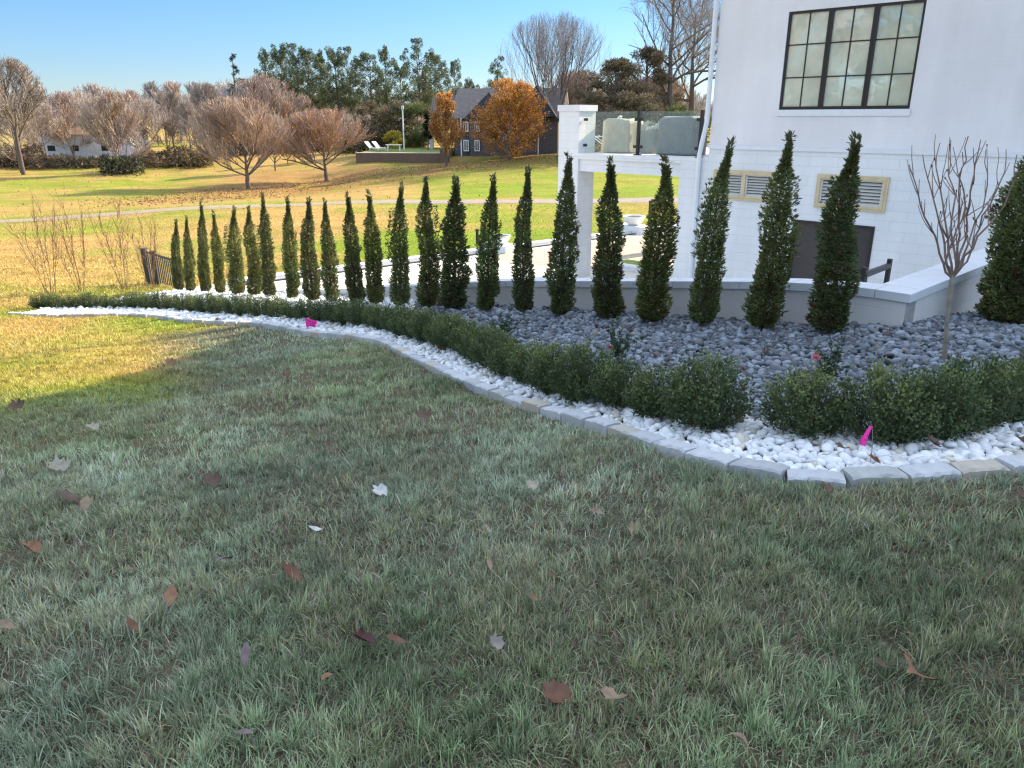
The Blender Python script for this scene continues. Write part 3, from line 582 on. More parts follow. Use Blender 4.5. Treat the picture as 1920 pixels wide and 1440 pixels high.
# ------------------------------------------------------------------ conical evergreens (row of 23 and one big one at the right)
def jit(c, n, s=.15): return np.clip(np.asarray(c)[None]*rng.uniform(1-s, 1+s, (n, 1))*rng.uniform(1-s*.4, 1+s*.4, (n, 3)), 0, 1)
def sprays(mb, P, out, size, col, k=5, up=.5, m=0):
    """each spray: k slender pointed leaflets fanned out from P"""
    n = len(P); rn = rng.normal
    d = out+np.array([0, 0, up]); d /= np.linalg.norm(d, axis=1, keepdims=True)+1e-9
    side = np.cross(d, np.array([0, 0, 1.])+rn(0, .6, (n, 3))); side /= np.linalg.norm(side, axis=1, keepdims=True)+1e-9
    for i in range(k):
        a = (i-(k-1)/2)/(max(1, k-1)/2)*.9+rn(0, .15, n); L = size*(1-.35*abs((i-(k-1)/2)/(k/2)))*rng.uniform(.7, 1.2, n)
        dd = d*np.cos(a)[:, None]+side*np.sin(a)[:, None]; dd = dd+rn(0, .12, (n, 3)); nn_ = np.cross(dd, side+rn(0, .5, (n, 3))); nn_ /= np.linalg.norm(nn_, axis=1, keepdims=True)+1e-9
        w = L*.16
        p0 = P; p1 = P+dd*(L*.55)[:, None]+nn_*w[:, None]; p2 = P+dd*L[:, None]; p3 = P+dd*(L*.5)[:, None]-nn_*w[:, None]
        V = np.stack([p0, p1, p2, p3], 1).reshape(-1, 3); q = (np.arange(n)*4)[:, None]+np.array([0, 1, 2, 3])
        mb.add(V, q, np.repeat(col*rng.uniform(.8, 1.2, (n, 1)), 4, 0), m)
def evergreen_mesh(seed, H=2.0, Rr=.148, nsp=2600, brown=.15):
    r = np.random.default_rng(seed); tone = np.array([[1, 1, 1], [.78, .85, .85], [1.15, 1.1, .9], [.9, .95, 1.05], [1.12, 1.08, .95], [.85, .9, .85], [1.05, 1.15, 1.0], [1.15, 1.15, 1.05]])[seed % 8]; brown = (.05, .2, .1, .14, .07, .24, .12, .08)[seed % 8] if nsp < 9000 else brown; vp = r.uniform(.84, 1.12, 10); mb = MB()
    u = r.beta(1.0, 1.35, nsp); u = np.clip(u, 0, .995); th = r.uniform(0, 2*np.pi, nsp)
    prof_ = np.interp(u, [0, .04, .12, .3, .5, .68, .8, .88, .94, 1], np.array([.6, .88, 1, 1.0, .93, .80, .56, .26, .12, .03])*vp)
    lump = 1+.42*(fbm(th*1.1+seed*3, u*7, .6, 100+seed, 2)-.5)*2+.13*np.sin(th+seed+u*(11+seed % 4))
    bend = .03*np.sin(u*3.2+seed)+.035*np.sin(u*9+seed*2)*u
    # a second leader on some
    rad = Rr*prof_*lump*np.sqrt(r.uniform(.2, 1.0, nsp))
    P = np.stack([np.cos(th)*rad+bend*np.cos(seed), np.sin(th)*rad+bend*np.sin(seed), .07+u*(H-.12)], 1)
    if seed % 3 == 1:
        k = (r.random(nsp) < .22) & (u > .35) & (u < .8); P[k, 0] += .10*np.cos(seed*1.7); P[k, 1] += .10*np.sin(seed*1.7); P[k, 2] += .06
    out = np.stack([np.cos(th), np.sin(th), np.zeros(nsp)], 1)
    g = fbm(th*1.1, u*7, .5, 300+seed, 2)[:, None]; deep = np.clip(rad/(Rr*prof_+1e-3), 0, 1.2)[:, None]
    c = np.array([.078, .112, .038])*(1-g)+np.array([.245, .275, .11])*g; c = c*tone
    tipc = np.clip((u-.7)*1.2, 0, .4)[:, None]; c = c*(1-tipc)+np.array([.12, .13, .05])*tipc
    br = ((r.random(nsp) < brown*(1.3-u*1.3)) | (fbm(th, u*5, .4, 500+seed, 2) > .78))[:, None]; c = np.where(br, np.array([.13, .085, .04])*r.uniform(.6, 1.2, (nsp, 1)), c)
    sprays(mb, P, out, .050*(1-.2*u), c, 5, .8)
    n2 = 70; uu = r.uniform(.82, 1.03, n2); t2 = r.uniform(0, 6.28, n2); b_ = .03*np.sin(uu*3.2+seed)+.035*np.sin(uu*9+seed*2)*uu
    P2 = np.stack([b_*np.cos(seed)+np.cos(t2)*.02, b_*np.sin(seed)+np.sin(t2)*.02, .05+uu*(H-.08)], 1); sprays(mb, P2, np.stack([np.cos(t2)*.4, np.sin(t2)*.4, t2*0], 1), np.full(n2, .07), np.broadcast_to(np.array([.12, .13, .055]), (n2, 3)), 4, 1.6)
    wood = MB(); zz = np.linspace(0, H*.93, 12); b_ = .03*np.sin(zz/H*3.2+seed)+.035*np.sin(zz/H*9+seed*2)*zz/H
    wood.path(np.stack([b_*np.cos(seed), b_*np.sin(seed), zz-.06], 1), np.linspace(.022, .004, 12), 6, (.16, .11, .07))
    nb_ = 160; zb = r.uniform(.1, H*.85, nb_); tb = r.uniform(0, 6.28, nb_); rb = Rr*np.interp(zb/H, [0, .3, .7, 1], [.6, .9, .6, .05])*.8; bb = .03*np.sin(zb/H*3.2+seed)+.035*np.sin(zb/H*9+seed*2)*zb/H
    p0 = np.stack([bb*np.cos(seed), bb*np.sin(seed), zb], 1); p1 = p0+np.stack([np.cos(tb)*rb, np.sin(tb)*rb, rb*1.4], 1); wood.tubes(p0, p1, np.full(nb_, .004), np.full(nb_, .0015), 3, (.14, .1, .06))
    return mb, wood
TREES = [(330, 410, 336, 546), (352, 402, 356, 546), (381, 375, 383, 549), (400, 394, 414, 550), (437, 385, 447, 552), (466, 385, 478, 556), (491, 360, 508, 561), (536, 367, 549, 565), (577, 369, 587, 566), (609, 370, 622, 566),
         (653, 358, 667, 570), (690, 356, 706, 572), (750, 340, 753, 573), (798, 330, 802, 574), (850, 330, 855, 582), (922, 325, 909, 580), (988, 310, 982, 580), (1067, 285, 1051, 590), (1146, 293, 1138, 595), (1248, 292, 1222, 608),
         (1366, 258, 1320, 605), (1485, 245, 1426, 622), (1590, 250, 1560, 627)]
TW = [.9, .95, 1, .95, 1, 1, 1.05, 1, 1, .95, 1.05, 1.05, 1.0, 1.2, 1.25, 1.05, 1.05, 1.15, 1.1, 1.2, 1.1, 1.3, 1.2]
ORD = ["first", "second", "third", "fourth", "fifth", "sixth", "seventh", "eighth", "ninth", "tenth", "eleventh", "twelfth", "thirteenth", "fourteenth", "fifteenth", "sixteenth", "seventeenth", "eighteenth", "nineteenth", "twentieth", "twenty-first", "twenty-second", "twenty-third"]
TENS = ["", "", "twenty", "thirty", "forty", "fifty", "sixty", "seventy", "eighty", "ninety"]
def ordw(i, n):
    n_ = i+1; o9 = ["first", "second", "third", "fourth", "fifth", "sixth", "seventh", "eighth", "ninth", "tenth", "eleventh", "twelfth", "thirteenth", "fourteenth", "fifteenth", "sixteenth", "seventeenth", "eighteenth", "nineteenth"]
    if n_ < 20: return o9[n_-1]
    t_, u_ = divmod(n_, 10); return (TENS[t_][:-1]+"ieth") if u_ == 0 else TENS[t_]+"-"+o9[u_-1]
protoE = []
for sd in range(8):
    fo, wo = evergreen_mesh(sd+1, nsp=4300); r_ = empty("conical_evergreen"); fo.build("crown", M['leaf'], r_); wo.build("trunk", M['bark'], r_); protoE.append(r_)
extra = {0: "slim one next to the grey fence", 1: "leaning close to its slimmer neighbour", 2: "tall narrow one near the fence", 13: "dark dense one", 16: "with thin see-through foliage in its middle", 17: "standing in front of the white deck pier", 18: "with a forked shoulder, seen under the deck beam", 19: "seen against the deck opening beside the pilaster", 20: "overlapping the downspout corner of the house", 21: "broad twisting one below the large window", 22: "last before the wall corner, in front of the dark lower window"}
used = [False]*8; GE = "conical evergreens planted in a row along the wall"
for i, (tx, ty, bx, by) in enumerate(TREES):
    h = 138+(bx-336)*242/1224; a_, b_ = ray(bx, by); D = 1.9/(abs(b_)-abs(ray(bx, by-h)[1])); P = at(bx, by, D); top = at(tx, ty, D); H = top[2]-P[2]
    k = (i*5+2) % 8
    if not used[k]: o = protoE[k]; used[k] = True
    else: o = dup(protoE[k])
    gz = tz(P[0], P[1]); o.location = (P[0], P[1], gz-.03); o.rotation_euler = ((0, math.atan2(top[0]-P[0], H)*.8, rng.uniform(0, 6.28)) if False else (0, math.atan2(top[0]-P[0], H)*.85, 0))
    o.rotation_euler.z = 0; s_ = (H+P[2]-gz+.03)/2.06; w_ = TW[i]*(.80+.26*rng.random()); o.scale = (w_*(1 if i % 2 else -1), w_, s_)
    if i in extra: lb = "%s conical evergreen from the fence, %s" % (ORD[i], extra[i])
    else: lb = "%s conical evergreen from the fence in the row along the wall" % ORD[i]
    tag(o, " ".join(lb.split()[:16]), "evergreen", GE)
bigE = empty("conical_evergreen"); fo, wo = evergreen_mesh(23, 2.2, .32, 13000, .2); fo.build("crown", M['leaf'], bigE); wo.build("trunk", M['bark'], bigE)
P = hit(1893, 606); bigE.location = (P[0], P[1], P[2]-.03); bigE.scale = (1.05, 1.05, (at(1930, 200, P[1])[2]-P[2])/2.2); tag(bigE, "broad brownish conical evergreen beside the return wall, apart from the row", "evergreen")
# ------------------------------------------------------------------ boxwood hedge
def boxwood_mesh(seed, Rr=.2, H=.38, n=3600, yel=.2, pale=False):
    r = np.random.default_rng(seed+50); mb = MB(); wood = MB()
    nt_ = 130; th = r.uniform(0, 6.28, nt_); el = np.arcsin(r.uniform(-.25, 1, nt_)); lum = .82+.36*fbm(th*1.0+9, el*1.5, .6, 700+seed, 2)
    T = np.stack([np.cos(th)*np.cos(el)*Rr*lum, np.sin(th)*np.cos(el)*Rr*lum, H*.42+np.sin(el)*H*.56*lum*np.where(el < 0, .7, 1)], 1)
    B = np.stack([T[:, 0]*.1, T[:, 1]*.1, np.full(nt_, .01)], 1); Mi = B*.45+T*.55+np.array([0, 0, -.03])
    wood.tubes(B, Mi, np.full(nt_, .0035), np.full(nt_, .0025), 3, (.14, .11, .07)); wood.tubes(Mi, T, np.full(nt_, .0025), np.full(nt_, .001), 3, (.13, .12, .06))
    k = r.integers(0, nt_, n); tt = 1-r.beta(1, 2.2, n)*.8; P = np.where((tt > .55)[:, None], Mi[k]+(T[k]-Mi[k])*((tt-.55)/.45)[:, None], B[k]+(Mi[k]-B[k])*(tt/.55)[:, None])+r.normal(0, .017, (n, 3)); P[:, 2] = np.maximum(P[:, 2], .015)
    dirT = T[k]-B[k]; dirT /= np.linalg.norm(dirT, axis=1, keepdims=True)
    L = r.uniform(.013, .022, n); a = dirT*.6+r.normal(0, .55, (n, 3))+np.array([0, 0, .25]); a /= np.linalg.norm(a, axis=1, keepdims=True)
    b = np.cross(a, r.normal(0, 1, (n, 3))); b /= np.linalg.norm(b, axis=1, keepdims=True); w = L*.27
    V = np.stack([P, P+a*(L*.35)[:, None]+b*w[:, None], P+a*(L*.75)[:, None]+b*(w*.8)[:, None], P+a*L[:, None], P+a*(L*.75)[:, None]-b*(w*.8)[:, None], P+a*(L*.35)[:, None]-b*w[:, None]], 1).reshape(-1, 3)
    q = (np.arange(n)*6)[:, None]+np.array([0, 1, 2, 3, 4, 5])
    tw = r.random(nt_)[k]; hgt = P[:, 2]/H
    yl = np.clip((tt-.7)*2.2, 0, 1)*np.clip(hgt*1.4-.4, 0, 1)*np.clip((tw-(1-yel*2.2))*4, 0, 1)
    c = np.array([.072, .112, .046])[None]*(1-yl)[:, None]+np.array([.33, .37, .11])[None]*yl[:, None]; c = c*(.75+.5*r.random((n, 1)))
    if pale: s_ = ((np.abs(th[k]+0-4.4) < .55) & (hgt > .45))[:, None]; c = np.where(s_, np.array([.5, .42, .25])*r.uniform(.7, 1.1, (n, 1)), c)
    mb.add(V, q, np.repeat(c, 6, 0)); return mb, wood
BOX_T = 1.0
protoB = []
for sd in range(6):
    fo, wo = boxwood_mesh(sd, n=5200, yel=(.3, .4, .26, .42, .34, .28)[sd]); r_ = empty("boxwood_shrub"); fo.build("foliage", M['leaf'], r_); wo.build("stem", M['bark'], r_); protoB.append(r_)
hc = resample(HEDGE, .425); hg = np.array(hit(1432, 812)[:2]); hc = hc+np.array([(q-hg)/max(.05, np.linalg.norm(q-hg))*max(0, .07-.05*np.linalg.norm(q-hg)) for q in hc]); nH = len(hc); usedB = [False]*6
for i, p_ in enumerate(hc):
    k = (i*7+3) % 6
    if not usedB[k]: o = protoB[k]; usedB[k] = True
    else: o = dup(protoB[k])
    x, y = p_+rng.normal(0, .02, 2); o.location = (x, y, tz(x, y)-.02); o.rotation_euler = (0, 0, rng.uniform(0, 6.28)); s_ = rng.uniform(.9, 1.12)*(1.08-.012*min(9, max(0, y-5))); o.scale = (s_*1.06, s_*1.06, s_*rng.uniform(.9, 1.05))
    u = i/(nH-1); 
    tag(o, ordw(i, nH)+" boxwood shrub from the left tip of the low hedge", "shrub", "boxwood shrubs of the low hedge along the white gravel")
fo, wo = boxwood_mesh(31, n=4500, yel=.3, pale=True)
# ------------------------------------------------------------------ edging stones
ec = resample(EDGE[:], .270); tt_ = np.gradient(ec, axis=0); tt_ /= np.linalg.norm(tt_, axis=1, keepdims=True)
def edging_mesh(seed, L=.25, W=.115, H=.14):
    r = np.random.default_rng(seed+900); nx_, ny_ = 9, 4; mb = MB()
    xs = np.linspace(-L/2, L/2, nx_); V = []; ys = [-W/2, -W/2+.014, W/2-.014, W/2]; sk = r.uniform(-.012, .012)
    def top(x, y): return H+r.normal(0, .0025)-(.010 if abs(y) > W/2-.005 else 0)-(.008 if abs(x) > L/2-.005 else 0)
    for x in xs:
        row = [[x+sk, -W/2-.004+r.normal(0, .0012), 0]]+[[x+sk*(y < 0), y+r.normal(0, .0018)*(abs(y) > W/2-.005), top(x, y)] for y in ys]+[[x, W/2+.004, 0]]; V += row
    q = [[i*6+j, (i+1)*6+j, (i+1)*6+j+1, i*6+j+1] for i in range(nx_-1) for j in range(5)]
    mb.add(np.array(V), [np.array(q), np.array([[5, 4, 3, 2, 1, 0]]), np.array([[(nx_-1)*6+j for j in range(6)]])])
    return mb
eproto = []
ecol = [(.44, .46, .48), (.50, .52, .54), (.40, .42, .43), (.47, .43, .36), (.52, .54, .56), (.40, .42, .41), (.45, .43, .38), (.48, .50, .52)]
for sd in range(8):
    mb = edging_mesh(sd); mb.c = [np.broadcast_to(np.array(ecol[sd], np.float32), c.shape) for c in mb.c]; eproto.append(mb.build("edging_stone", M['edging']))
usedE = [False]*8; nE = 0
stones = [(ec[i], tt_[i]) for i in range(len(ec))]
nrm0 = np.array([-tt_[0][1], tt_[0][0]]); back = [hit(47, 582)[:2], hit(66, 579)[:2]]
for i, (p_, d_) in enumerate(stones):
    nn_ = np.array([-d_[1], d_[0]]); c_ = p_+nn_*.06
    k = [6, 0, 1, 4, 2, 7, 5, 1, 3, 4, 0, 7][i % 12]
    if not usedE[k]: o = eproto[k]; usedE[k] = True
    else: o = dup(eproto[k])
    z0 = tz(*c_); z1 = tz(*(c_+d_*.12)); z2 = tz(*(c_-d_*.12))
    o.location = (c_[0], c_[1], z0-.14+.056+rng.normal(0, .004)); o.rotation_euler = (rng.normal(0, .02), -math.atan2(z1-z2, .24)+rng.normal(0, .01), math.atan2(d_[1], d_[0])+rng.normal(0, .02)); nE += 1
    tag(o, ordw(i, len(stones))+" edging stone from the left tip of the gravel border", "edging stone", "pale edging stones between lawn and white gravel")
# ------------------------------------------------------------------ gravel (two colours)
def ico(sub):
    import bmesh
    bm = bmesh.new(); bmesh.ops.create_icosphere(bm, subdivisions=sub, radius=1); v = np.array([q.co[:] for q in bm.verts]); f = np.array([[w.index for w in q.verts] for q in bm.faces]); bm.free(); return v, f
I1, I2 = ico(2), ico(3)
def pebbles(name, label, P, size, mat_, cols, hi, flat=(.45, .7)):
    n = len(P); mb = MB()
    for grp, (bv, bf) in ((hi, I2), (~hi, I1)):
        kk = np.where(grp)[0]
        if not len(kk): continue
        for var in range(6):
            k = kk[kk % 6 == var]
            if not len(k): continue
            r = np.random.default_rng(var+77); v = bv.copy(); dirs = r.normal(0, 1, (4, 3)); dirs /= np.linalg.norm(dirs, axis=1, keepdims=True)
            for d_ in dirs: v = v*(1+.16*np.tanh(v@d_*1.5)[:, None]*r.uniform(-1, 1))
            m_ = len(k); s_ = size[k][:, None]*np.stack([np.ones(m_), rng.uniform(.62, .9, m_), rng.uniform(flat[0], flat[1], m_)], 1)
            a = rng.uniform(0, 6.28, m_); ca, sa = np.cos(a), np.sin(a); tx_ = rng.normal(0, .28, m_); ty_ = rng.normal(0, .28, m_)
            w = v[None]*s_[:, None]; x = w[..., 0]*ca[:, None]-w[..., 1]*sa[:, None]; y = w[..., 0]*sa[:, None]+w[..., 1]*ca[:, None]; z = w[..., 2]+x*tx_[:, None]+y*ty_[:, None]
            V = np.stack([x, y, z], -1)+P[k][:, None]; q = bf[None]+(np.arange(m_)*len(v))[:, None, None]
            mb.add(V.reshape(-1, 3), q.reshape(-1, 3), np.repeat(cols[k], len(v), 0))
    o = mb.build(name, mat_, smooth=True); return tag(o, label, "gravel", kind="stuff")
def scatter(poly_test, bbox, spacing, jitter=.45):
    x0, x1, y0, y1 = bbox; X, Y = np.meshgrid(np.arange(x0, x1, spacing), np.arange(y0, y1, spacing*.87)); X = X+((np.arange(X.shape[0]) % 2)*.5*spacing)[:, None]
    X = X.ravel()+rng.uniform(-jitter, jitter, X.size)*spacing; Y = Y.ravel()+rng.uniform(-jitter, jitter, Y.size)*spacing
    k = poly_test(X, Y); return X[k], Y[k]
bedpoly = [*EDGE, BEDR, WR, WC, WA]
def zwhite(x, y): return cdist(x, y, HEDGE)
edgeN = np.array([EDGE[i] for i in range(len(EDGE))])
def side_of_hedge(x, y):      # True between hedge line and edging (front side)
    return inpoly(x, y, [*EDGE, *HEDGE[::-1]])
def in_white(x, y):
    b_ = inpoly(x, y, bedpoly); f = side_of_hedge(x, y) | ((cdist(x, y, HEDGE) < .25)); left = (x < np.interp(y, [7, 9, 12], [.0, -.6, -1.6])-.0)
    return b_ & (f | left) & (cdist(x, y, EDGE) > .115)
def in_dark(x, y): return inpoly(x, y, bedpoly) & ~in_white(x, y) & (cdist(x, y, EDGE) > .115)
def mk(name, label, test, mat_, colf, sz, lay2):
    XX = []; YY = []; ZZ = []; SS = []
    for (y0, y1, sp) in ((1.5, 5.5, sz[0]), (5.5, 9.5, sz[1]), (9.5, 21, sz[2])):
        for lay in range(2 if lay2 else 1):
            x, y = scatter(test, (-12, 8, y0, y1), sp*(1.0 if lay == 0 else 1.25))
            vis = (x < y*.78+2.2) & (-x < y*.78+1.0); x, y = x[vis], y[vis]
            s_ = sp*.58*np.exp(np.clip(rng.normal(0, .27, len(x)), -.7, .45)); nz = terrain(x, y)
            XX.append(x); YY.append(y); SS.append(s_); ZZ.append(nz-.03+s_*.25+(0 if lay == 0 else s_*.55)+rng.uniform(0, .012, len(x)))
    x, y, z, s_ = map(np.concatenate, (XX, YY, ZZ, SS)); return pebbles(name, label, np.stack([x, y, z], 1), s_, mat_, colf(x, y, len(x)), (y < 5.5))
def wc(x, y, n): c = np.array([.80, .83, .85])*rng.uniform(.82, 1.08, (n, 1)); k = rng.random(n) < .08; c[k] = np.array([.6, .57, .48])*rng.uniform(.7, 1.1, (k.sum(), 1)); return np.clip(c, 0, .88)
def dc(x, y, n):
    g = rng.random((n, 1)); c = np.array([.17, .195, .225])*(.45+1.3*g**1.6); k = rng.random(n) < .04; c[k] = np.array([.14, .11, .11])*rng.uniform(.6, 1.2, (k.sum(), 1)); return c
mk("white_gravel", "white rounded river gravel between the edging stones and the hedge", in_white, M['white_pebble'], wc, (.046, .050, .066), True)
mk("dark_gravel", "dark blue grey river gravel between the hedge and the retaining wall", in_dark, M['dark_pebble'], dc, (.043, .050, .07), True)
# ------------------------------------------------------------------ roses, twiggy plants, young bare tree, bare shrubs
def rose(px, py, D_h, label, flowers, seed, spread=.22):
    r = np.random.default_rng(seed); P = hit(px, py); e = tag(empty("rose_bush", tuple(P)), label, "rose bush", "rose bushes in the dark gravel")
    st = MB(); lf = MB(); tips = []
    for i in range(9):
        a = r.uniform(0, 6.28); l = D_h*r.uniform(.6, 1.1); pts = [np.zeros(3)]; d = np.array([math.cos(a)*.5, math.sin(a)*.5, 1.0])
        for k in range(5): d = d+r.normal(0, .18, 3); d /= np.linalg.norm(d); pts.append(pts[-1]+d*l/5)
        st.path(pts, np.linspace(.004, .0015, 6), 4, (.12, .13, .06)); tips.append(pts[-1])
        pts = np.array(pts); n = 26; u = r.uniform(1, 5, n); b_ = np.array([pts[int(q)]+(pts[min(5, int(q)+1)]-pts[int(q)])*(q % 1) for q in u])
        lf_o = r.normal(0, 1, (n, 3)); lf_o[:, 2] = abs(lf_o[:, 2])*.3; sprays(lf, b_, lf_o/np.linalg.norm(lf_o, axis=1, keepdims=True), np.full(n, .04), jit((.06, .10, .045), n, .35), 3, .3)
    st.build("stem", M['bark'], e); lf.build("foliage", M['leaf'], e)
    for (fx, fy, col_, s_) in flowers:
        F = at(fx, fy, P[1])-P; fm = MB(); n = 26; th = r.uniform(0, 6.28, n); phi = r.uniform(.1, 1.4, n); o_ = np.stack([np.cos(th)*np.sin(phi), np.sin(th)*np.sin(phi), np.cos(phi)], 1)
        sprays(fm, F+o_*s_*.25, o_, np.full(n, s_), jit(col_, n, .15), 3, .1); fm.build("flower", M['leaf'], e)
        sm = MB(); sm.path([np.array([0, 0, .03]), F*.6+[0, 0, .02], F], .0018, 4, (.12, .13, .06)); sm.build("stem", M['bark'], e)
rose(1160, 680, .42, "thin rose bush with pale and pink blooms in the dark gravel behind the hedge", [(1117, 625, (.8, .55, .15), .02), (1143, 652, (.7, .12, .2), .022), (1162, 617, (.75, .65, .6), .02), (1188, 627, (.75, .6, .55), .02)], 1)
rose(1552, 716, .34, "rose bush with one round pink bloom rising above the hedge", [(1530, 673, (.8, .28, .3), .036)], 2)
rose(945, 632, .35, "small flowerless rose bush in the dark gravel below the pale wall", [], 3)
P = hit(1432, 668); mb = MB(); r = np.random.default_rng(4)
for i in range(7):
    a = r.uniform(0, 6.28); d = np.array([math.cos(a)*.6, math.sin(a)*.4, 1.]); pts = [np.zeros(3)]
    for k in range(5): d = d+r.normal(0, .15, 3); pts.append(pts[-1]+d/np.linalg.norm(d)*.065)
    mb.path(pts, np.linspace(.003, .001, 6), 4, (.15, .11, .08))
tag(mb.build("bare_twigs", M['bark'], loc=tuple(P)), "bare dead twiggy plant in the dark gravel below the broad evergreen", "plant")
# young bare multi-stem tree at right
P = hit(1770, 676); Dt = P[1]; bt = tag(empty("young_bare_tree", tuple(P)), "young bare tree with pale slender trunk and upswept pruned branches beside the wall corner", "tree")
def lp(px, py, dy=0): return at(px, py, Dt+dy)-P
tr_ = MB(); tr_.path([lp(1770, 680), lp(1773, 640), lp(1776, 600), lp(1780, 565), lp(1784, 530), lp(1786, 515)], [.021, .018, .016, .015, .018, .014], 10, (.27, .24, .19)); tr_.build("trunk", M['bark'], bt)
br_ = MB(); r = np.random.default_rng(11)
limbs = [[(1784, 520), (1765, 495), (1755, 440), (1735, 400), (1715, 355), (1707, 310)], [(1784, 520), (1772, 500), (1768, 450), (1752, 390), (1740, 340), (1732, 290)], [(1785, 518), (1778, 470), (1775, 420), (1762, 360), (1757, 310), (1762, 268)],
         [(1786, 518), (1790, 480), (1782, 430), (1785, 370), (1780, 320), (1785, 262)], [(1786, 518), (1795, 470), (1800, 400), (1797, 340), (1808, 290), (1815, 255)], [(1786, 516), (1800, 480), (1812, 420), (1822, 360), (1830, 310), (1838, 262)],
         [(1787, 518), (1808, 485), (1822, 440), (1842, 380), (1852, 330), (1850, 280)], [(1787, 520), (1812, 490), (1835, 440), (1860, 380), (1880, 330), (1888, 280)], [(1786, 520), (1805, 495), (1828, 455), (1870, 405), (1895, 350), (1905, 290)], [(1785, 520), (1775, 490), (1790, 440), (1815, 380), (1800, 330), (1806, 285)]]
for i, l in enumerate(limbs):
    dys = np.linspace(0, r.uniform(-.35, .35), len(l)); pts = np.array([lp(q[0]+r.uniform(-3, 3), q[1], dys[k]) for k, q in enumerate(l)]); pts = resample(pts, .09); pts[1:-1] += r.normal(0, .008, pts[1:-1].shape)
    n = len(pts); br_.path(pts, np.linspace(.0095, .003, n), 6, (.25, .18, .15))
    for k in range(3, n-1, 2):
        for rep in range(1 if r.random() < .5 else 2):
            d = pts[k+1]-pts[k]; d /= np.linalg.norm(d); sd = r.normal(0, .5, 3); sd[2] = abs(sd[2])*.3; d2 = d+sd; d2 /= np.linalg.norm(d2); q = [pts[k]]; L_ = r.uniform(.1, .34)
            for s_ in range(5): d2 = d2+r.normal(0, .07, 3)+np.array([0, 0, .16]); d2 /= np.linalg.norm(d2); q.append(q[-1]+d2*L_/5)
            if q[-1][2] < lp(1800, 248)[2]: br_.path(q, np.linspace(.005*(1-k/n*.4), .0022, 6), 5, (.26, .17, .14))
            if r.random() < .25: br_.tubes([q[-1]], [q[-1]+np.array([.004, 0, -.02])], [.006], [.003], 4, (.05, .03, .03))
br_.build("branch", M['bark'], bt)
def bare_shrub(px, py, hpx, wpx, label, seed, D=None, nst=7):
    r = np.random.default_rng(seed); P = hit(px, py); P = np.array(P); sc_ = (at(px, py-hpx, P[1])-P)[2]; w_ = wpx/1500*P[1]
    e = tag(empty("bare_shrub", tuple(P)), label, "shrub", "bare leggy shrubs at the left end of the bed"); mb = MB()
    for i in range(nst):
        a = r.uniform(-1, 1); d = np.array([a*.5*w_/sc_, r.normal(0, .12), 1.]); pts = [np.array([a*.12*w_, r.normal(0, .05), 0])]; nS = 9; h = sc_*r.uniform(.75, 1.05)
        for k in range(nS): d2 = d/np.linalg.norm(d)+r.normal(0, .07, 3); pts.append(pts[-1]+d2*h/nS)
        mb.path(pts, np.linspace(.009, .003, nS+1), 4, (.30, .19, .12))
        for k in range(3, nS):
            for q_ in range(3):
                d3 = d/np.linalg.norm(d)+r.normal(0, .45, 3); d3[2] = abs(d3[2])+.5; q = [pts[k]]; L_ = r.uniform(.12, .3)*sc_
                for s_ in range(4): d3 = d3+r.normal(0, .12, 3); q.append(q[-1]+d3/np.linalg.norm(d3)*L_/4)
                mb.path(q, np.linspace(.005, .0025, 5), 3, (.32, .18, .11))
    mb.build("stem", M['bark'], e)
bare_shrub(95, 552, 170, 60, "bare upright shrub furthest left behind the hedge tip", 1); bare_shrub(152, 548, 168, 60, "second bare leggy shrub behind the left hedge end", 2)
bare_shrub(236, 542, 165, 55, "third bare leggy shrub with crossing stems, behind the hedge", 3); bare_shrub(281, 543, 125, 62, "bare fan shaped shrub right beside the grey fence", 4, nst=6)
# ------------------------------------------------------------------ marker flags
def flag(px, py, pole, w, h, label, tilt):
    P = np.array(hit(px, py)); e = tag(empty("marker_flag", tuple(P)), label, "marker flag", "pink marker flags in the white gravel")
    mb = MB(); top = at(pole[0], pole[1], P[1])-P; mb.path([np.array([0, 0, -.05]), top*.5+[.004, 0, 0], top], .0018, 6); mb.build("wire", M['wire'], e)
    f = MB(); n = 10; m_ = 5; V = []
    for i in range(n+1):
        u = i/n
        for j in range(m_+1): v_ = j/m_; V.append(tilt(u, v_, w, h)+np.array([0, .012*math.sin(u*7+v_*2), 0]))
    V = np.array(V)+top; q = np.array([[i*(m_+1)+j, (i+1)*(m_+1)+j, (i+1)*(m_+1)+j+1, i*(m_+1)+j+1] for i in range(n) for j in range(m_)]); f.add(V, q); fo = f.build("flag", M['pink'], e)
    g = MB()
    for k in range(3):
        for c_ in range(3):
            u = .25+.2*c_; p_ = tilt(u, .25+.22*k, w, h)+top+np.array([0, .012*math.sin(u*7+(.25+.22*k)*2)-.0025, 0]); g.box(p_[0]-w*.06, p_[0]+w*.06, p_[1]-.0006, p_[1]+.0006, p_[2]-h*.035, p_[2]+h*.035)
    g.build("print", M['ink'], fo)
flag(1632, 874, (1636, 800), .035, .10, "pink marker flag drooping on a wire near the front edging stones", lambda u, v, w, h: np.array([-.008+w*(u-.3)*(.25+.9*v)*-1+.004-.02*v, 0, -h*v+.002]))
flag(583, 616, (572, 596), .20, .17, "pink marker flag leaning over at the far bend of the gravel", lambda u, v, w, h: np.array([w*u*.85, .02*u, -h*v*(1-.25*u)-.05*u]))
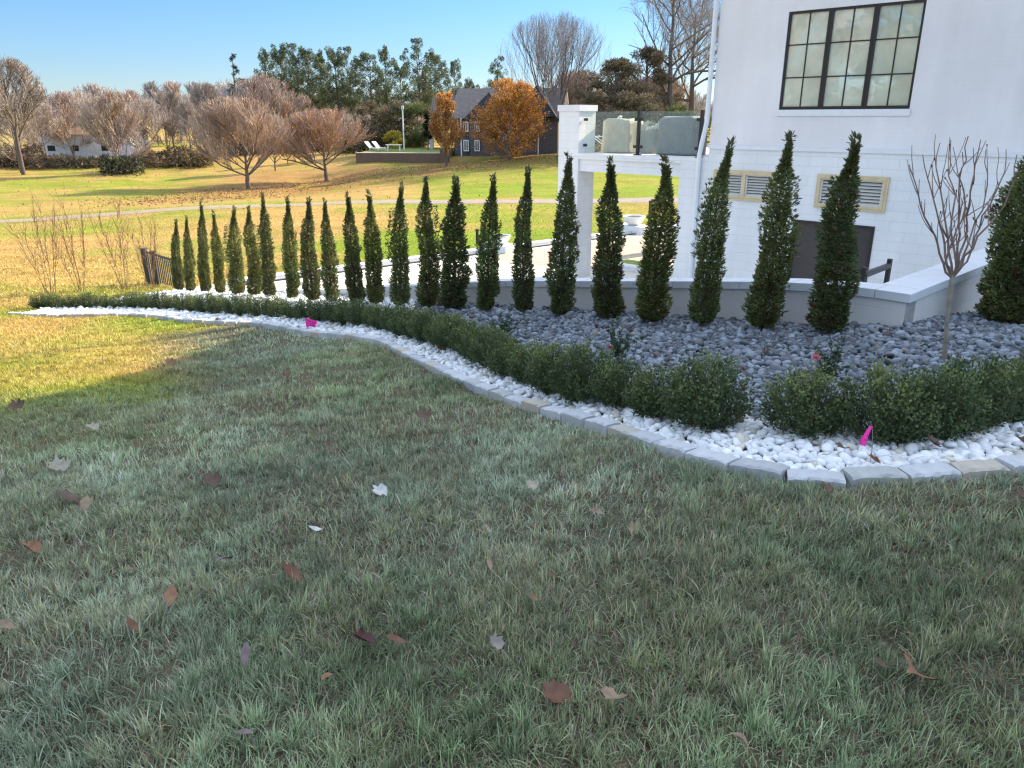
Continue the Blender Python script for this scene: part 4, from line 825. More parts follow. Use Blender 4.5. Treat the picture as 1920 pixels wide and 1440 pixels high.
# ------------------------------------------------------------------ fallen leaves
def leaf_outline():
    r_ = [(0, -.5), (.015, -.5), (.02, -.3), (.1, -.27), (.24, -.36), (.15, -.2), (.07, -.12), (.2, -.06), (.4, -.12), (.28, .02), (.08, .04), (.17, .13), (.34, .24), (.2, .24), (.08, .22), (.07, .36), (0, .52)]
    return [(x, y) for x, y in r_]+[(-x, y) for x, y in r_[::-1][1:-1]]
def leaf_mesh(seed, simple=False):
    import bmesh
    r = np.random.default_rng(seed); bm = bmesh.new()
    pts = leaf_outline() if not simple else [(0, -.5), (.1, -.3), (.2, -.05), (.17, .2), (.06, .4), (0, .5), (-.08, .35), (-.19, .1), (-.18, -.15), (-.09, -.35)]
    vs = [bm.verts.new((x*r.uniform(.85, 1.15), y, 0)) for x, y in pts]; bm.faces.new(vs); bmesh.ops.triangulate(bm, faces=bm.faces[:]); bmesh.ops.subdivide_edges(bm, edges=bm.edges[:], cuts=2, use_grid_fill=True)
    c1, c2, c3 = r.uniform(.5, 1.6), r.uniform(-1.2, 1.6), r.uniform(0, 1.)
    for v in bm.verts:
        x, y = v.co.x, v.co.y; v.co.z = abs(x)*.5*c3+c1*x*x*.8+c2*(y*y)*.55+.02*math.sin(9*x+4*y+seed)
    V = np.array([v.co[:] for v in bm.verts]); F = np.array([[w.index for w in f.verts] for f in bm.faces if len(f.verts) == 3]); F4 = [[w.index for w in f.verts] for f in bm.faces if len(f.verts) == 4]; bm.free()
    return V, [F]+([np.array(F4)] if F4 else [])
LV = [  # px, py, size px, rotation deg, kind, colour, label
 (713, 940, 40, 60, 0, 'w', "white star-shaped oak leaf lying bright in the middle of the lawn"), (116, 893, 42, 40, 0, 'p', "pale curled oak leaf left in the green grass"), (175, 817, 30, 80, 0, 'p', "pale oak leaf just beyond the shade edge, centre left"),
 (130, 952, 55, 100, 0, 'b', "dark brown oak leaf sunk in a hollow at left"), (165, 970, 42, 20, 1, 't', "tan leaf touching the dark hollow leaf at left"), (400, 917, 42, 30, 0, 'b', "brown folded oak leaf standing up left of centre"),
 (800, 802, 40, 10, 0, 'b', "dark oak leaf on the lawn below the gravel bend"), (541, 714, 26, 0, 0, 'r', "small reddish leaf on the shaded lawn near the far edging"), (592, 1012, 30, 110, 1, 'w', "small cream curled leaf at lawn centre left"),
 (62, 1062, 40, 70, 0, 'o', "reddish brown leaf at the left edge of the lawn"), (422, 1068, 38, 150, 0, 'v', "mauve grey two-lobed leaf left of centre"), (545, 1103, 58, 70, 0, 'r', "rust red oak leaf lying flat left of centre"),
 (325, 1146, 56, 20, 1, 'o', "upright orange brown leaf blade in the left grass"), (255, 1213, 40, 65, 1, 'r', "small dark red oval leaf in the left grass"), (465, 1262, 46, 15, 1, 'v', "grey mauve leaf standing in the lower left grass"),
 (618, 1304, 46, 170, 1, 'o', "slim orange brown leaf in the lower middle grass"), (462, 1413, 34, 110, 1, 'v', "small mauve leaf near the bottom edge of the lawn"), (680, 1230, 58, 80, 0, 'm', "maroon leaf half buried, with a white sliver above it"),
 (745, 1228, 46, 85, 1, 'r', "brown leaf beside the maroon half buried leaf"), (929, 1247, 40, 15, 0, 'g', "grey curled leaf standing upright in the middle grass"), (1040, 1332, 66, 60, 0, 'r', "broad russet oak leaf lying in the lower middle lawn"),
 (1148, 1344, 62, 140, 0, 't', "folded tan leaf right of the broad russet leaf"), (918, 1088, 32, 20, 1, 't', "tan leaf poking up from the dip in mid lawn"), (996, 920, 36, 10, 0, 'p', "pale thin-lobed leaf near the gravel, right of centre"),
 (1117, 985, 34, 75, 1, 't', "tan oval leaf on the lawn right of centre"), (1182, 1018, 30, 5, 1, 't', "small curled tan leaf standing right of centre"), (1712, 1282, 82, 130, 0, 'o', "large orange oak leaf in the lower right lawn"),
 (1645, 1274, 36, 80, 1, 'b', "small brown leaf just left of the large orange oak leaf"), (1545, 942, 32, 20, 0, 'b', "brown curled leaf on the lawn under the front edging stones"), (1905, 965, 44, 40, 0, 'b', "brown leaf at the right edge of the lawn"),
 (1385, 1425, 44, 60, 1, 't', "pale long leaf at the bottom edge of the lawn"), (18, 1200, 40, 80, 1, 't', "tan leaf at the lower left edge of the lawn"), (1000, 1160, 26, 70, 1, 'o', "tiny orange leaf in the middle grass"), (860, 665, 30, 30, 0, 't', "tan star leaf leaning on the hedge above the gravel"),
 (826, 662, 26, 60, 0, 'r', "dark red leaf on the white gravel near the hedge"), (932, 702, 30, 10, 0, 'b', "brown upright leaf on white gravel under the hedge"), (1002, 730, 34, 60, 0, 'o', "orange leaf on white gravel against the hedge, centre"),
 (906, 693, 34, 80, 1, 't', "flat tan leaf lying on the narrow white gravel"), (1500, 808, 36, 85, 0, 'o', "brown leaf tucked under the hedge in white gravel"), (1575, 858, 40, 120, 0, 'b', "brown lobed leaf on the white gravel left of the pink flag"),
 (1632, 880, 42, 70, 0, 'o', "light brown leaf at the foot of the pink flag"), (1742, 848, 52, 95, 0, 'b', "brown leaf on the large white pebbles right of the flag"), (1808, 822, 52, 60, 0, 'b', "curled brown leaf under the right end of the hedge"),
 (1912, 845, 34, 30, 0, 'b', "brown leaf on white gravel at the right edge"), (1860, 804, 56, 75, 1, 't', "long pale brown leaf under the hedge at far right"), (1230, 782, 40, 85, 1, 'b', "dead brown leaf under the hedge above the middle gravel"),
 (320, 690, 26, 40, 0, 'o', "orange brown leaf at the edge of the sunlit lawn"), (410, 606, 18, 30, 0, 'r', "dark red leaf beside the far sunlit edging stones"), (35, 772, 30, 60, 0, 'b', "brown leaf on the shade line at the left edge"), (1280, 735, 24, 60, 1, 'o', "orange leaf caught in the hedge near its middle")]
LC = dict(w=(.66, .67, .64), p=(.42, .38, .3), b=(.16, .105, .075), t=(.34, .25, .175), r=(.20, .10, .065), o=(.31, .17, .095), v=(.24, .18, .18), m=(.09, .035, .035), g=(.32, .28, .24))
for i, (px, py, sz, rot, kind, col_, lb) in enumerate(LV):
    P = np.array(hit(px, py)); dist = math.sqrt(P[0]**2+P[1]**2+(CZ-P[2])**2); s_ = sz*(.95 if not (py < 900 and inpoly(np.array([P[0]]), np.array([P[1]]), bedpoly)[0]) else .75)*dist/1500
    V, F = leaf_mesh(i+5, kind == 1); ongr = py < 900 and (inpoly(np.array([P[0]]), np.array([P[1]]), bedpoly)[0])
    mb = MB(); mb.add(V*s_, F, LC[col_]); o = mb.build("fallen_leaf", M['dryleaf'], smooth=True); g_ = .042 if ongr else .054
    bz = float(bumpz(np.array([P[0]]), np.array([P[1]]))[0])
    o.location = (P[0], P[1], P[2]+g_+(0 if ongr else bz)+.012); o.rotation_euler = (R(28+rng.uniform(-12, 14)), R(rng.uniform(-20, 20)), R(rot+rng.uniform(-10, 10))); tag(o, lb, "leaf", "fallen leaves on the lawn and gravel")
# ------------------------------------------------------------------ grass blades
def blades(x, y, L, W, col, seg=3, lean=.55, flow=None):
    n = len(x); z = terrain(x, y)+bumpz(x, y)*np.clip(1, 0, 1)-.004
    a = flow if flow is not None else rng.uniform(0, 6.28, n); a = a+rng.normal(0, 1.05, n)
    ln = np.clip(rng.normal(lean, .28, n), .02, 1.35); d = np.stack([np.cos(a), np.sin(a)], 1); fa = a+rng.normal(0, .5, n)+np.pi/2; sd = np.stack([np.cos(fa), np.sin(fa), np.zeros(n)], 1)
    V = []; k = seg+1; H_ = 0*L; Rr_ = 0*L
    for i in range(k):
        u = i/seg; 
        if i:
            ang = ln*(.35+1.15*(u-.5/seg)); H_ = H_+L/seg*np.cos(ang); Rr_ = Rr_+L/seg*np.sin(ang)
        p = np.stack([x+d[:, 0]*Rr_, y+d[:, 1]*Rr_, z+H_], 1); w = W*(1-u**1.7)*.5
        if i < seg: V += [p-sd*w[:, None], p+sd*w[:, None]]
        else: V += [p]
    V = np.stack(V, 1); m_ = V.shape[1]; b = (np.arange(n)*m_)[:, None]
    F = [b+np.array([2*i, 2*i+1, 2*i+3, 2*i+2]) for i in range(seg-1)]; F4 = np.concatenate(F) if F else np.zeros((0, 4), int); F3 = b+np.array([2*seg-2, 2*seg-1, 2*seg])
    c = np.repeat(col[:, None], m_, 1)
    return V.reshape(-1, 3), [F4, F3] if len(F4) else [F3], c.reshape(-1, 3)
def tuftpts(y0, y1, dens, per, rad):
    x, y = lawnpts(y0, y1, dens/per); n = len(x); m_ = rng.integers(per//2, int(per*1.5), n); i = np.repeat(np.arange(n), m_)
    a = rng.uniform(0, 6.28, len(i)); rr_ = rad*np.abs(rng.normal(0, .6, len(i)))*np.repeat(rng.uniform(.6, 1.5, n), m_)
    X = x[i]+np.cos(a)*rr_; Y = y[i]+np.sin(a)*rr_; k = ~inpoly(X, Y, bedpoly); return X[k], Y[k], a[k], (rr_/rad)[k], rng.uniform(.55, 1.45, n)[i][k], rng.uniform(.6, 1.45, n)[i][k]
def lawnpts(y0, y1, dens, xr=.80, xp=None):
    xp = (1.9 if y1 < 11 else .8) if xp is None else xp
    ya = y1; A = (y1-y0)*2*(xr*y1+xp); n = int(A*dens); x = rng.uniform(-(xr*y1+xp), xr*y1+xp, n); y = rng.uniform(y0, y1, n); k = (np.abs(x) < xr*y+xp); x, y = x[k], y[k]
    k = ~inpoly(x, y, bedpoly) & ~inpoly(x, y, PATIO); x, y = x[k], y[k]; k = cdist(x, y, EDGE) > .012; return x[k], y[k]
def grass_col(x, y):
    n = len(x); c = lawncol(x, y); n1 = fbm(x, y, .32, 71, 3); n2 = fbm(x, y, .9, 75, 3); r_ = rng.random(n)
    sunlit_tint = np.clip((np.hypot(x+3, y)-4.5)/3, 0, 1)*np.clip((-np.degrees(np.arctan2(x, y))-22)/5+np.clip((np.hypot(x, y)-13)/3, 0, 1)*9, 0, 1)  # wedge where blades are coloured brighter straw to stand for sunlight
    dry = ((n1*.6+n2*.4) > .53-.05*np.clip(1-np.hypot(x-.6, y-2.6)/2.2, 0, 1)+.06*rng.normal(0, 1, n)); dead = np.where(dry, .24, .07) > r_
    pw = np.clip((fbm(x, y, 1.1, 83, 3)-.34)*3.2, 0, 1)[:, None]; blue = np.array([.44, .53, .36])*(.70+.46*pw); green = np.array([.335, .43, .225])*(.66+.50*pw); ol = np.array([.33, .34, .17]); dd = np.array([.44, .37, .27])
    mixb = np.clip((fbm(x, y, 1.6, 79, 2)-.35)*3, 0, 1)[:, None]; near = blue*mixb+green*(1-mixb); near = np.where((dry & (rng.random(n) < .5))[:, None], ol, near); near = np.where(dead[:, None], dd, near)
    c = near*(1-sunlit_tint[:, None])+c*np.array([.97, 1.05, .97])*sunlit_tint[:, None]*1.6
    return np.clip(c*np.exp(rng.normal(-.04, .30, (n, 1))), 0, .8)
G = MB()
for (y0, y1, dens, L, W, seg) in ((.9, 2.6, 6500, .055, .0036, 3), (2.6, 4.2, 4500, .052, .0042, 3), (4.2, 6.5, 2400, .05, .0055, 2), (6.5, 10, 2000, .05, .0065, 2), (10, 17, 1000, .05, .011, 2), (17, 27, 260, .06, .02, 2)):
    x, y = lawnpts(y0, y1, dens); n = len(x)
    th_ = fbm(x, y, .30, 91, 3); keep = rng.random(n) < np.clip((th_-.30)*5.5, .22, 1); x, y, th_ = x[keep], y[keep], th_[keep]; n = len(x)
    ls = .5+1.0*fbm(x, y, .22, 95, 2)+.25*rng.random(n); fl = fbm(x, y, .45, 97, 2)*12+fbm(x, y, .12, 98, 2)*9
    k_ = rng.random(n) < .025; ls = np.where(k_, ls*1.5, ls)
    lean_ = .55+.5*(fbm(x, y, .35, 99, 2)-.4)
    near_edge = np.clip(cdist(x, y, EDGE)/.1, .75, 1)
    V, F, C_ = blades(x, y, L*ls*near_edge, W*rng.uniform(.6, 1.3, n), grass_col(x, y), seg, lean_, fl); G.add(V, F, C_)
for (y0, y1, dens, L, W) in ((.9, 2.6, 5500, .045, .0034), (2.6, 4.2, 3600, .045, .0042)):      # matted thatch lying flat
    x, y = lawnpts(y0, y1, dens); n = len(x); cl = rng.random((n, 1)); cc = np.where(cl < .22, np.array([[.27, .21, .145]]), np.where(cl < .5, np.array([[.13, .11, .075]]), np.array([[.19, .25, .14]])))*np.exp(rng.normal(0, .3, (n, 1)))
    V, F, C_ = blades(x, y, L*rng.uniform(.5, 1.5, n), W*rng.uniform(.6, 1.3, n), cc, 2, 1.25, rng.uniform(0, 6.28, n)); V[:, 2] += .006; G.add(V, F, C_)
x, y = lawnpts(27, 48, 55); n = len(x); k_ = cdist(x, y, PATHC) > 1.6; x, y = x[k_], y[k_]; n = len(x)
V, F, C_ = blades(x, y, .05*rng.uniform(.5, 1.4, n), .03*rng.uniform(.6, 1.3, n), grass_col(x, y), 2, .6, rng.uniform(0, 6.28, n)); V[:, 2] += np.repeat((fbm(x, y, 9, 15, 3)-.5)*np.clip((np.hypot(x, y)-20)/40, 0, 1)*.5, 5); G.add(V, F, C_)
for (y0, y1, dens, L, W, seg) in ((.9, 2.6, 13500, .068, .0038, 3), (2.6, 4.2, 10000, .064, .0044, 3), (4.2, 6.5, 5000, .06, .0058, 2), (6.5, 10, 2200, .055, .0075, 2)):
    x, y, a_, q_, tl, tc = tuftpts(y0, y1, dens, 34 if y0 < 4 else 22, .035)
    th_ = fbm(x, y, .30, 91, 3); keep = rng.random(len(x)) < np.clip((th_-.28)*5.5, .3, 1); x, y, a_, q_, tl, tc = [k_[keep] for k_ in (x, y, a_, q_, tl, tc)]; n = len(x)
    ls = tl*rng.uniform(.65, 1.2, n)*(.75+.5*fbm(x, y, .3, 95, 2)); near_edge = np.clip(cdist(x, y, EDGE)/.1, .7, 1)
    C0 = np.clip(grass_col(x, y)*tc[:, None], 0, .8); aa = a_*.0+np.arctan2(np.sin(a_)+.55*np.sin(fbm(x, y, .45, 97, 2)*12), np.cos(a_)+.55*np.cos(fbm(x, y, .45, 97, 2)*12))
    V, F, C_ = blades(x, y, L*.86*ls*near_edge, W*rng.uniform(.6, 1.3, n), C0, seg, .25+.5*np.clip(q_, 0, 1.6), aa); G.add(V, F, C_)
tag(G.build("grass", M['grass']), "short frosty green turf grass blades with straw coloured patches and painted sunlit straw", "grass", kind="stuff")
# ------------------------------------------------------------------ trees of the background
def grow_tree(seed, H, trunk_h, W, shape='round', limbs=12, lv=3, r0=.16, up=.25, kids=(3, 3, 3), wander=.16, twig=.012, spread=.9, nseg=4, low=.12, stems=1):
    """segments of a bare tree: limbs grow until they leave the crown's envelope"""
    r = random.Random(seed); S0 = []; S1 = []; RA = []; RB = []; LV_ = []; tips = []
    def inside(p, tol=1.0):
        u = (p[2]-H*low)/(H*(1-low))
        if u > 1.0+.12*(tol-1)*3: return False
        u = min(u, 1)
        if u < 0: u = 0
        if shape == 'round': w = math.sqrt(max(0, 1-(2*u-.92)**2*.95))
        elif shape == 'oval': w = math.sqrt(max(0, 1-(2*u-.75)**2/1.6)) if u > .37 else .75+.6*u
        elif shape == 'vase': w = .28+1.0*u if u < .62 else .9*math.sqrt(max(0, 1-((u-.62)/.38)**2))+.02
        else: w = 1-.9*u
        return math.hypot(p[0], p[1]) < W*.5*w*tol*(1+.12*math.sin(5*math.atan2(p[1], p[0])+seed))
    def seg(a, b, ra, rb, l): S0.append(a); S1.append(b); RA.append(ra); RB.append(rb); LV_.append(l)
    def go(p, d, L, ra, l):
        n = nseg if l < lv else 2; tol = r.uniform(.84, 1.16)
        for i in range(n):
            d = (d[0]+r.gauss(0, wander), d[1]+r.gauss(0, wander), d[2]+r.gauss(0, wander)+up*.25); m_ = math.sqrt(d[0]**2+d[1]**2+d[2]**2); d = (d[0]/m_, d[1]/m_, d[2]/m_)
            q = (p[0]+d[0]*L/n, p[1]+d[1]*L/n, p[2]+d[2]*L/n)
            if not inside(q, tol) and l > 0:
                tips.append(p); return
            rb = max(twig*.5, ra*(.86 if l < lv else .6)); seg(p, q, ra, rb, l); p = q; ra = rb
            if l < lv:
                for _ in range(kids[min(l-1, len(kids)-1)]):
                    a = r.uniform(0, 6.283); sp = spread*r.uniform(.5, 1.1)
                    dd = (d[0]+math.cos(a)*sp, d[1]+math.sin(a)*sp, d[2]+r.gauss(0, .3)*sp+up); m_ = math.sqrt(sum(k*k for k in dd)); go(p, tuple(k/m_ for k in dd), L*r.uniform(.42, .68), max(twig*.6, ra*.5), l+1)
        tips.append(p)
    for st in range(stems):
        a0 = r.uniform(0, 6.28) if stems > 1 else 0; off = .0 if stems == 1 else .18*W*.1
        p = (math.cos(a0+st*2.4)*off, math.sin(a0+st*2.4)*off, -.3); d = (math.cos(st*2.4)*(.28 if stems > 1 else 0), math.sin(st*2.4)*(.28 if stems > 1 else 0), 1); n = 10; ra = r0/(stems**.5)
        m_ = math.sqrt(sum(k*k for k in d)); d = tuple(k/m_ for k in d); top = H*(.82 if shape != 'round' else .62)
        for i in range(n):
            zz = i/n; q = (p[0]+d[0]*(top)/n+r.gauss(0, .012*H*.3), p[1]+d[1]*top/n+r.gauss(0, .012*H*.3), p[2]+d[2]*top/n); rb = ra*.84 if q[2] > trunk_h else ra*.97; seg(p, q, ra, rb, 0); p = q; ra = rb
            if q[2] > trunk_h:
                for _ in range(max(1, round(limbs/(n*.8)/stems))):
                    a = r.uniform(0, 6.28); el = -.05+1.1*zz+up if shape != 'vase' else .7+zz; dd = (math.cos(a), math.sin(a), el); m_ = math.sqrt(1+el*el); go(q, tuple(k/m_ for k in dd), W*.55*r.uniform(.7, 1.1)*(1.15-zz*.5)*(1.25 if shape == 'vase' else 1), max(twig, ra*.55), 1)
        tips.append(p)
    return [np.array(k) for k in (S0, S1, RA, RB, LV_)]+[np.array(tips)]
def tree_obj(name, seed, colr, leafc=None, nleaf=0, lsz=.12, minr=.0, **kw):
    S0, S1, RA, RB, LV_, tips = grow_tree(seed, **kw); e = empty(name); tw = kw.get('twig', .012)
    mb = MB(); big = LV_ == 0
    mb.tubes(S0[big], S1[big], RA[big], RB[big], 7, colr[0]); e_ = mb.build("trunk", M['bark'], e, smooth=True)
    mb = MB(); b = LV_ > 0; f = np.clip((LV_[b]-1)/2, 0, 1)[:, None]; cc = np.array(colr[0])*(1-f)+np.array(colr[1])*f; cc = cc*rng.uniform(.75, 1.25, (len(cc), 1)); mb.tubes(S0[b], S1[b], np.maximum(RA[b], minr), np.maximum(RB[b], minr*.8), 3, cc); mb.build("crown", M['twig'], e)
    if nleaf:
        mb = MB(); r = np.random.default_rng(seed+5); k = r.integers(0, b.sum(), nleaf); tt = r.random((nleaf, 1)); hi = LV_[b] >= 2; ids = np.where(hi)[0]; k = ids[r.integers(0, len(ids), nleaf)]
        P = S0[b][k]*(1-tt)+S1[b][k]*tt+r.normal(0, lsz*.6, (nleaf, 3)); a = r.normal(0, 1, (nleaf, 3)); a /= np.linalg.norm(a, axis=1, keepdims=True); c_ = np.cross(a, r.normal(0, 1, (nleaf, 3))); c_ /= np.linalg.norm(c_, axis=1, keepdims=True); s_ = lsz*r.uniform(.5, 1.2, (nleaf, 1))
        V = np.stack([P-a*s_*.5, P+c_*s_*.35, P+a*s_*.5, P-c_*s_*.35], 1).reshape(-1, 3); q = (np.arange(nleaf)*4)[:, None]+np.array([0, 1, 2, 3])
        if isinstance(leafc[0], (tuple, list)): w_ = r.random((nleaf, 1)); w_ = np.clip(w_*.6+.4*np.clip(P[:, 2:]/kw['H'], 0, 1), 0, 1); lc = np.array(leafc[0])*(1-w_)+np.array(leafc[1])*w_
        else: lc = np.broadcast_to(np.array(leafc), (nleaf, 3))
        lc = lc*r.uniform(.65, 1.3, (nleaf, 1)); mb.add(V, q, np.repeat(lc, 4, 0)); mb.build("leaves", M['needle'], e)
    return e
def put(o, px, py, D, hpx=None, H=None, label=None, cat="tree", group=None, wscale=1.0, rz=None):
    P = at(px, py, D); z = tz(P[0], P[1]); o.location = (P[0], P[1], z-.15); s_ = 1.0
    if hpx is not None: s_ = (at(px, hpx, D)[2]-z)/H
    o.scale = (s_*wscale, s_*wscale, s_); o.rotation_euler = (0, 0, rng.uniform(0, 6.28) if rz is None else rz)
    if label: tag(o, label, cat, group)
    return o
PB = [(.15, .115, .095), (.42, .32, .27)]
# near field pears, still holding a few leaves
p1 = tree_obj("bare_pear_tree", 21, PB, ((.45, .22, .08), (.55, .3, .1)), 2200, .17, .019, H=9.0, trunk_h=.9, W=10.0, shape='round', limbs=26, lv=3, r0=.22, up=.30, kids=(4, 4), wander=.10, twig=.022, spread=.62, low=.05)
p2 = tree_obj("bare_pear_tree", 33, PB, ((.5, .22, .06), (.7, .33, .09)), 5000, .17, .019, H=9.0, trunk_h=.9, W=10.0, shape='round', limbs=26, lv=3, r0=.22, up=.28, kids=(4, 4), wander=.10, twig=.022, spread=.62, low=.05)
GP = "bare pear trees along the leaf strewn rise"
put(p1, 465, 356, 73, 168, 9.0, "large round bare pear tree standing nearest, with a short dark trunk on fallen leaves", group=GP, wscale=1.08)
put(p2, 612, 341, 80, 193, 9.0, "round bare pear tree with orange leaves left on its right side, beyond the evergreens", group=GP, wscale=1.2)
p3 = dup(p1); put(p3, 518, 335, 90, 205, 9.0, "smaller bare pear tree half hidden between the two round ones", group=GP, wscale=.6)
OR = ((.50, .20, .04), (.80, .40, .07))
o1 = tree_obj("orange_pear_tree", 41, [(.13, .10, .09), (.26, .16, .11)], OR, 24000, .19, .014, H=9.0, trunk_h=.2, W=9.2, shape='oval', limbs=28, lv=3, r0=.18, up=.14, kids=(4, 3), wander=.09, twig=.018, spread=.6, low=.05)
GO = "pear trees in orange autumn leaf"
put(o1, 957, 299, 88, 142, 9.0, "broad orange leaved pear tree in front of the brick house", group=GO, wscale=1.0)
o2 = tree_obj("orange_pear_tree", 43, [(.13, .10, .09), (.26, .16, .11)], OR, 13000, .18, .014, H=9.0, trunk_h=.7, W=5.2, shape='oval', limbs=24, lv=3, r0=.15, up=.6, kids=(4, 3), wander=.07, twig=.016, spread=.42, low=.05)
put(o2, 838, 313, 85, 168, 9.0, "narrow upright orange pear tree left of the brick house", group=GO, wscale=1.05)
o3 = dup(o2); put(o3, 541, 322, 97, 232, 9.0, "yellow orange tree glowing between the two round bare pears", group=GO, wscale=.85)
# tall bare trees at right
v1 = tree_obj("bare_maple_tree", 51, [(.15, .12, .10), (.30, .25, .24)], H=16, trunk_h=1.6, W=15, shape='vase', limbs=16, lv=4, r0=.45, up=.40, kids=(2, 2, 1), wander=.11, twig=.014, spread=.55, low=.02, stems=4, minr=.010)
put(v1, 1037, 292, 100, 15, 16, "tall vase shaped bare maple rising behind the deck pier", wscale=1.0)
v2 = tree_obj("bare_oak_tree", 57, [(.13, .11, .10), (.32, .27, .24)], H=20, trunk_h=5, W=17, shape='oval', limbs=20, lv=4, r0=.5, up=.14, kids=(2, 2, 2), wander=.18, twig=.016, spread=.85, low=.15, minr=.010)
put(v2, 1252, 292, 95, -75, 20, "towering bare oak with a thick trunk rising above the glass railing", wscale=.9); v2b = dup(v2)
put(v2b, 1292, 292, 102, -40, 20, "second bare oak with tangled limbs beside the downspout of the house", wscale=.9)
def clumptree(name, seed, H, W, z0, n, colr, col2, trunk_r=.3, shape='round', tcol=(.16, .12, .09), size=.42, clump=26, crs=1.0, sp=3, ell=(1, 1, .6)):
    r = np.random.default_rng(seed); e = empty(name); mb = MB(); st = MB(); C_ = []
    for i in range(clump):
        u = r.uniform(0, 1)
        if shape == 'round': w = math.sqrt(max(.02, 1-(2*u-.95)**2))
        elif shape == 'cone': w = (1-u)**.8+.06
        elif shape == 'pine': w = .55+.45*math.sin(min(1, u*1.25)*math.pi*.8) if u < .85 else .4
        else: w = .8
        a = r.uniform(0, 6.28); rd = W/2*w*r.uniform(.15, .95)**.6; C_.append((math.cos(a)*rd, math.sin(a)*rd, z0+(H-z0)*u, W*.17*crs*r.uniform(.6, 1.3)*(1-.35*u)))
    per = n//clump
    for cx, cy, cz, cr in C_:
        d = r.normal(0, 1, (per, 3)); d /= np.linalg.norm(d, axis=1, keepdims=True); P = np.array([cx, cy, cz])+d*np.array(ell)*cr*(r.uniform(.15, 1, (per, 1))**.5)
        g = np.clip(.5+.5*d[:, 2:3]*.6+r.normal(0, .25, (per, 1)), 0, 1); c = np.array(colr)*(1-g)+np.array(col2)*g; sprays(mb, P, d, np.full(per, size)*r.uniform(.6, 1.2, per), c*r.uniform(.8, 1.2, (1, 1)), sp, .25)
        st.tubes([[0, 0, max(z0*.7, cz-W*.22)]], [[cx, cy, cz]], [trunk_r*.22], [trunk_r*.08], 4, tcol)
    zz = np.linspace(-.3, H*.93, 9); st.path(np.stack([.02*H*np.sin(zz*.2+seed)*.5, .02*H*np.cos(zz*.17+seed)*.5-.01*H, zz], 1), np.linspace(trunk_r, trunk_r*.2, 9), 7, tcol)
    mb.build("crown", M['needle'], e); st.build("trunk", M['bark'], e); return e
# pines
pin = [clumptree("tall_pine_tree", 60+i, 22, 8.5, 9.0-(i % 2)*1.5, 5600, (.055, .085, .05), (.17, .205, .10), .26, 'pine', size=.42, clump=84+6*i, crs=.60, ell=(.85, .85, .95)) for i in range(4)]
PX = [(514, 93, "left end pine leaning out, lower limbs over the bare pear"), (541, 84, "second tall pine from the left of the stand"), (566, 82, "third tall pine, level with the top of the stand"), (589, 86, "fourth tall pine with a flat dark top"), (613, 96, "fifth pine, slightly lower than its neighbours"),
      (640, 90, "sixth tall pine near the middle of the stand"), (664, 88, "seventh tall pine at the middle of the stand"), (700, 95, "eighth pine with a bushy middle"), (731, 88, "ninth pine, pointed and standing a little apart"), (757, 118, "tenth and shortest pine of the stand"),
      (792, 72, "tallest pine at the right end of the stand"), (820, 98, "pine behind the tallest one, right of it"), (856, 112, "yellowish pine near the roof of the brick house"), (882, 148, "lowest pine just left of the house roof"), (934, 106, "lone pine top showing above the orange tree")]
GPN = "tall pines standing beyond the lawn"; up_ = [False]*4
for i, (x, y, lb) in enumerate(PX):
    k = (i*3+1) % 4
    if not up_[k]: o = pin[k]; up_[k] = True
    else: o = dup(pin[k])
    D = 135+(i*13 % 9)*2; put(o, x, 285, D, y, 22, lb, group=GPN, wscale=(.8, .98, .9, 1.02)[i % 4]*(1.15 if y < 80 else 1))
sn = empty("snag_conifer"); mb = MB(); st = MB(); r = np.random.default_rng(3); st.path([[0, 0, 0], [.1, 0, 7], [-.1, 0, 14], [0, 0, 19.5]], [.3, .24, .15, .04], 6, (.15, .12, .1))
for k in range(26):
    z = r.uniform(11, 19.4); a = r.uniform(0, 6.28); L_ = (20.5-z)*.42*r.uniform(.4, 1.1); tip = np.array([math.cos(a)*L_, math.sin(a)*L_, z+L_*r.uniform(-.25, .25)]); st.tubes([[0, 0, z]], [tip], [.05], [.02], 4, (.15, .12, .1))
    n = 14; P = np.array([0, 0, z])+(tip-np.array([0, 0, z]))*r.uniform(.35, 1, (n, 1))+r.normal(0, .12, (n, 3)); sprays(mb, P, r.normal(0, .5, (n, 3)), np.full(n, .5), jit((.04, .065, .035), n, .3), 3, .1)
mb.build("crown", M['needle'], sn); st.build("trunk", M['bark'], sn); put(sn, 455, 285, 128, 97, 19.5, "thin scraggly conifer poking up alone left of the pines", "tree")
# evergreen mass and shrubs right of the maple
ev = clumptree("magnolia_tree", 71, 12, 9.5, 1.5, 14000, (.10, .092, .06), (.28, .22, .14), .3, 'round', size=.34, clump=80, crs=.8)
put(ev, 1150, 292, 90, 112, 12, "dense olive brown evergreen behind the deck, left of the oaks", wscale=1.25)
ev2 = dup(ev); put(ev2, 1203, 292, 96, 92, 12, "darker pointed evergreen directly left of the big oak trunk", wscale=1.0)
ev3 = clumptree("holly_shrub", 73, 5, 8, .3, 4000, (.04, .055, .02), (.15, .17, .05), .15, 'round', size=.35, clump=26)
put(ev3, 1268, 292, 84, 205, 5, "low green shrubbery seen through the glass railing", "shrub")
bt2 = dup(p3); put(bt2, 1230, 292, 110, 130, 9.0, "reddish bare tree in the haze between the two oaks", wscale=1.0)
bt3 = dup(p3); put(bt3, 1085, 292, 108, 120, 9.0, "bare brown tree behind the pier top, under the vase maple", wscale=.9)
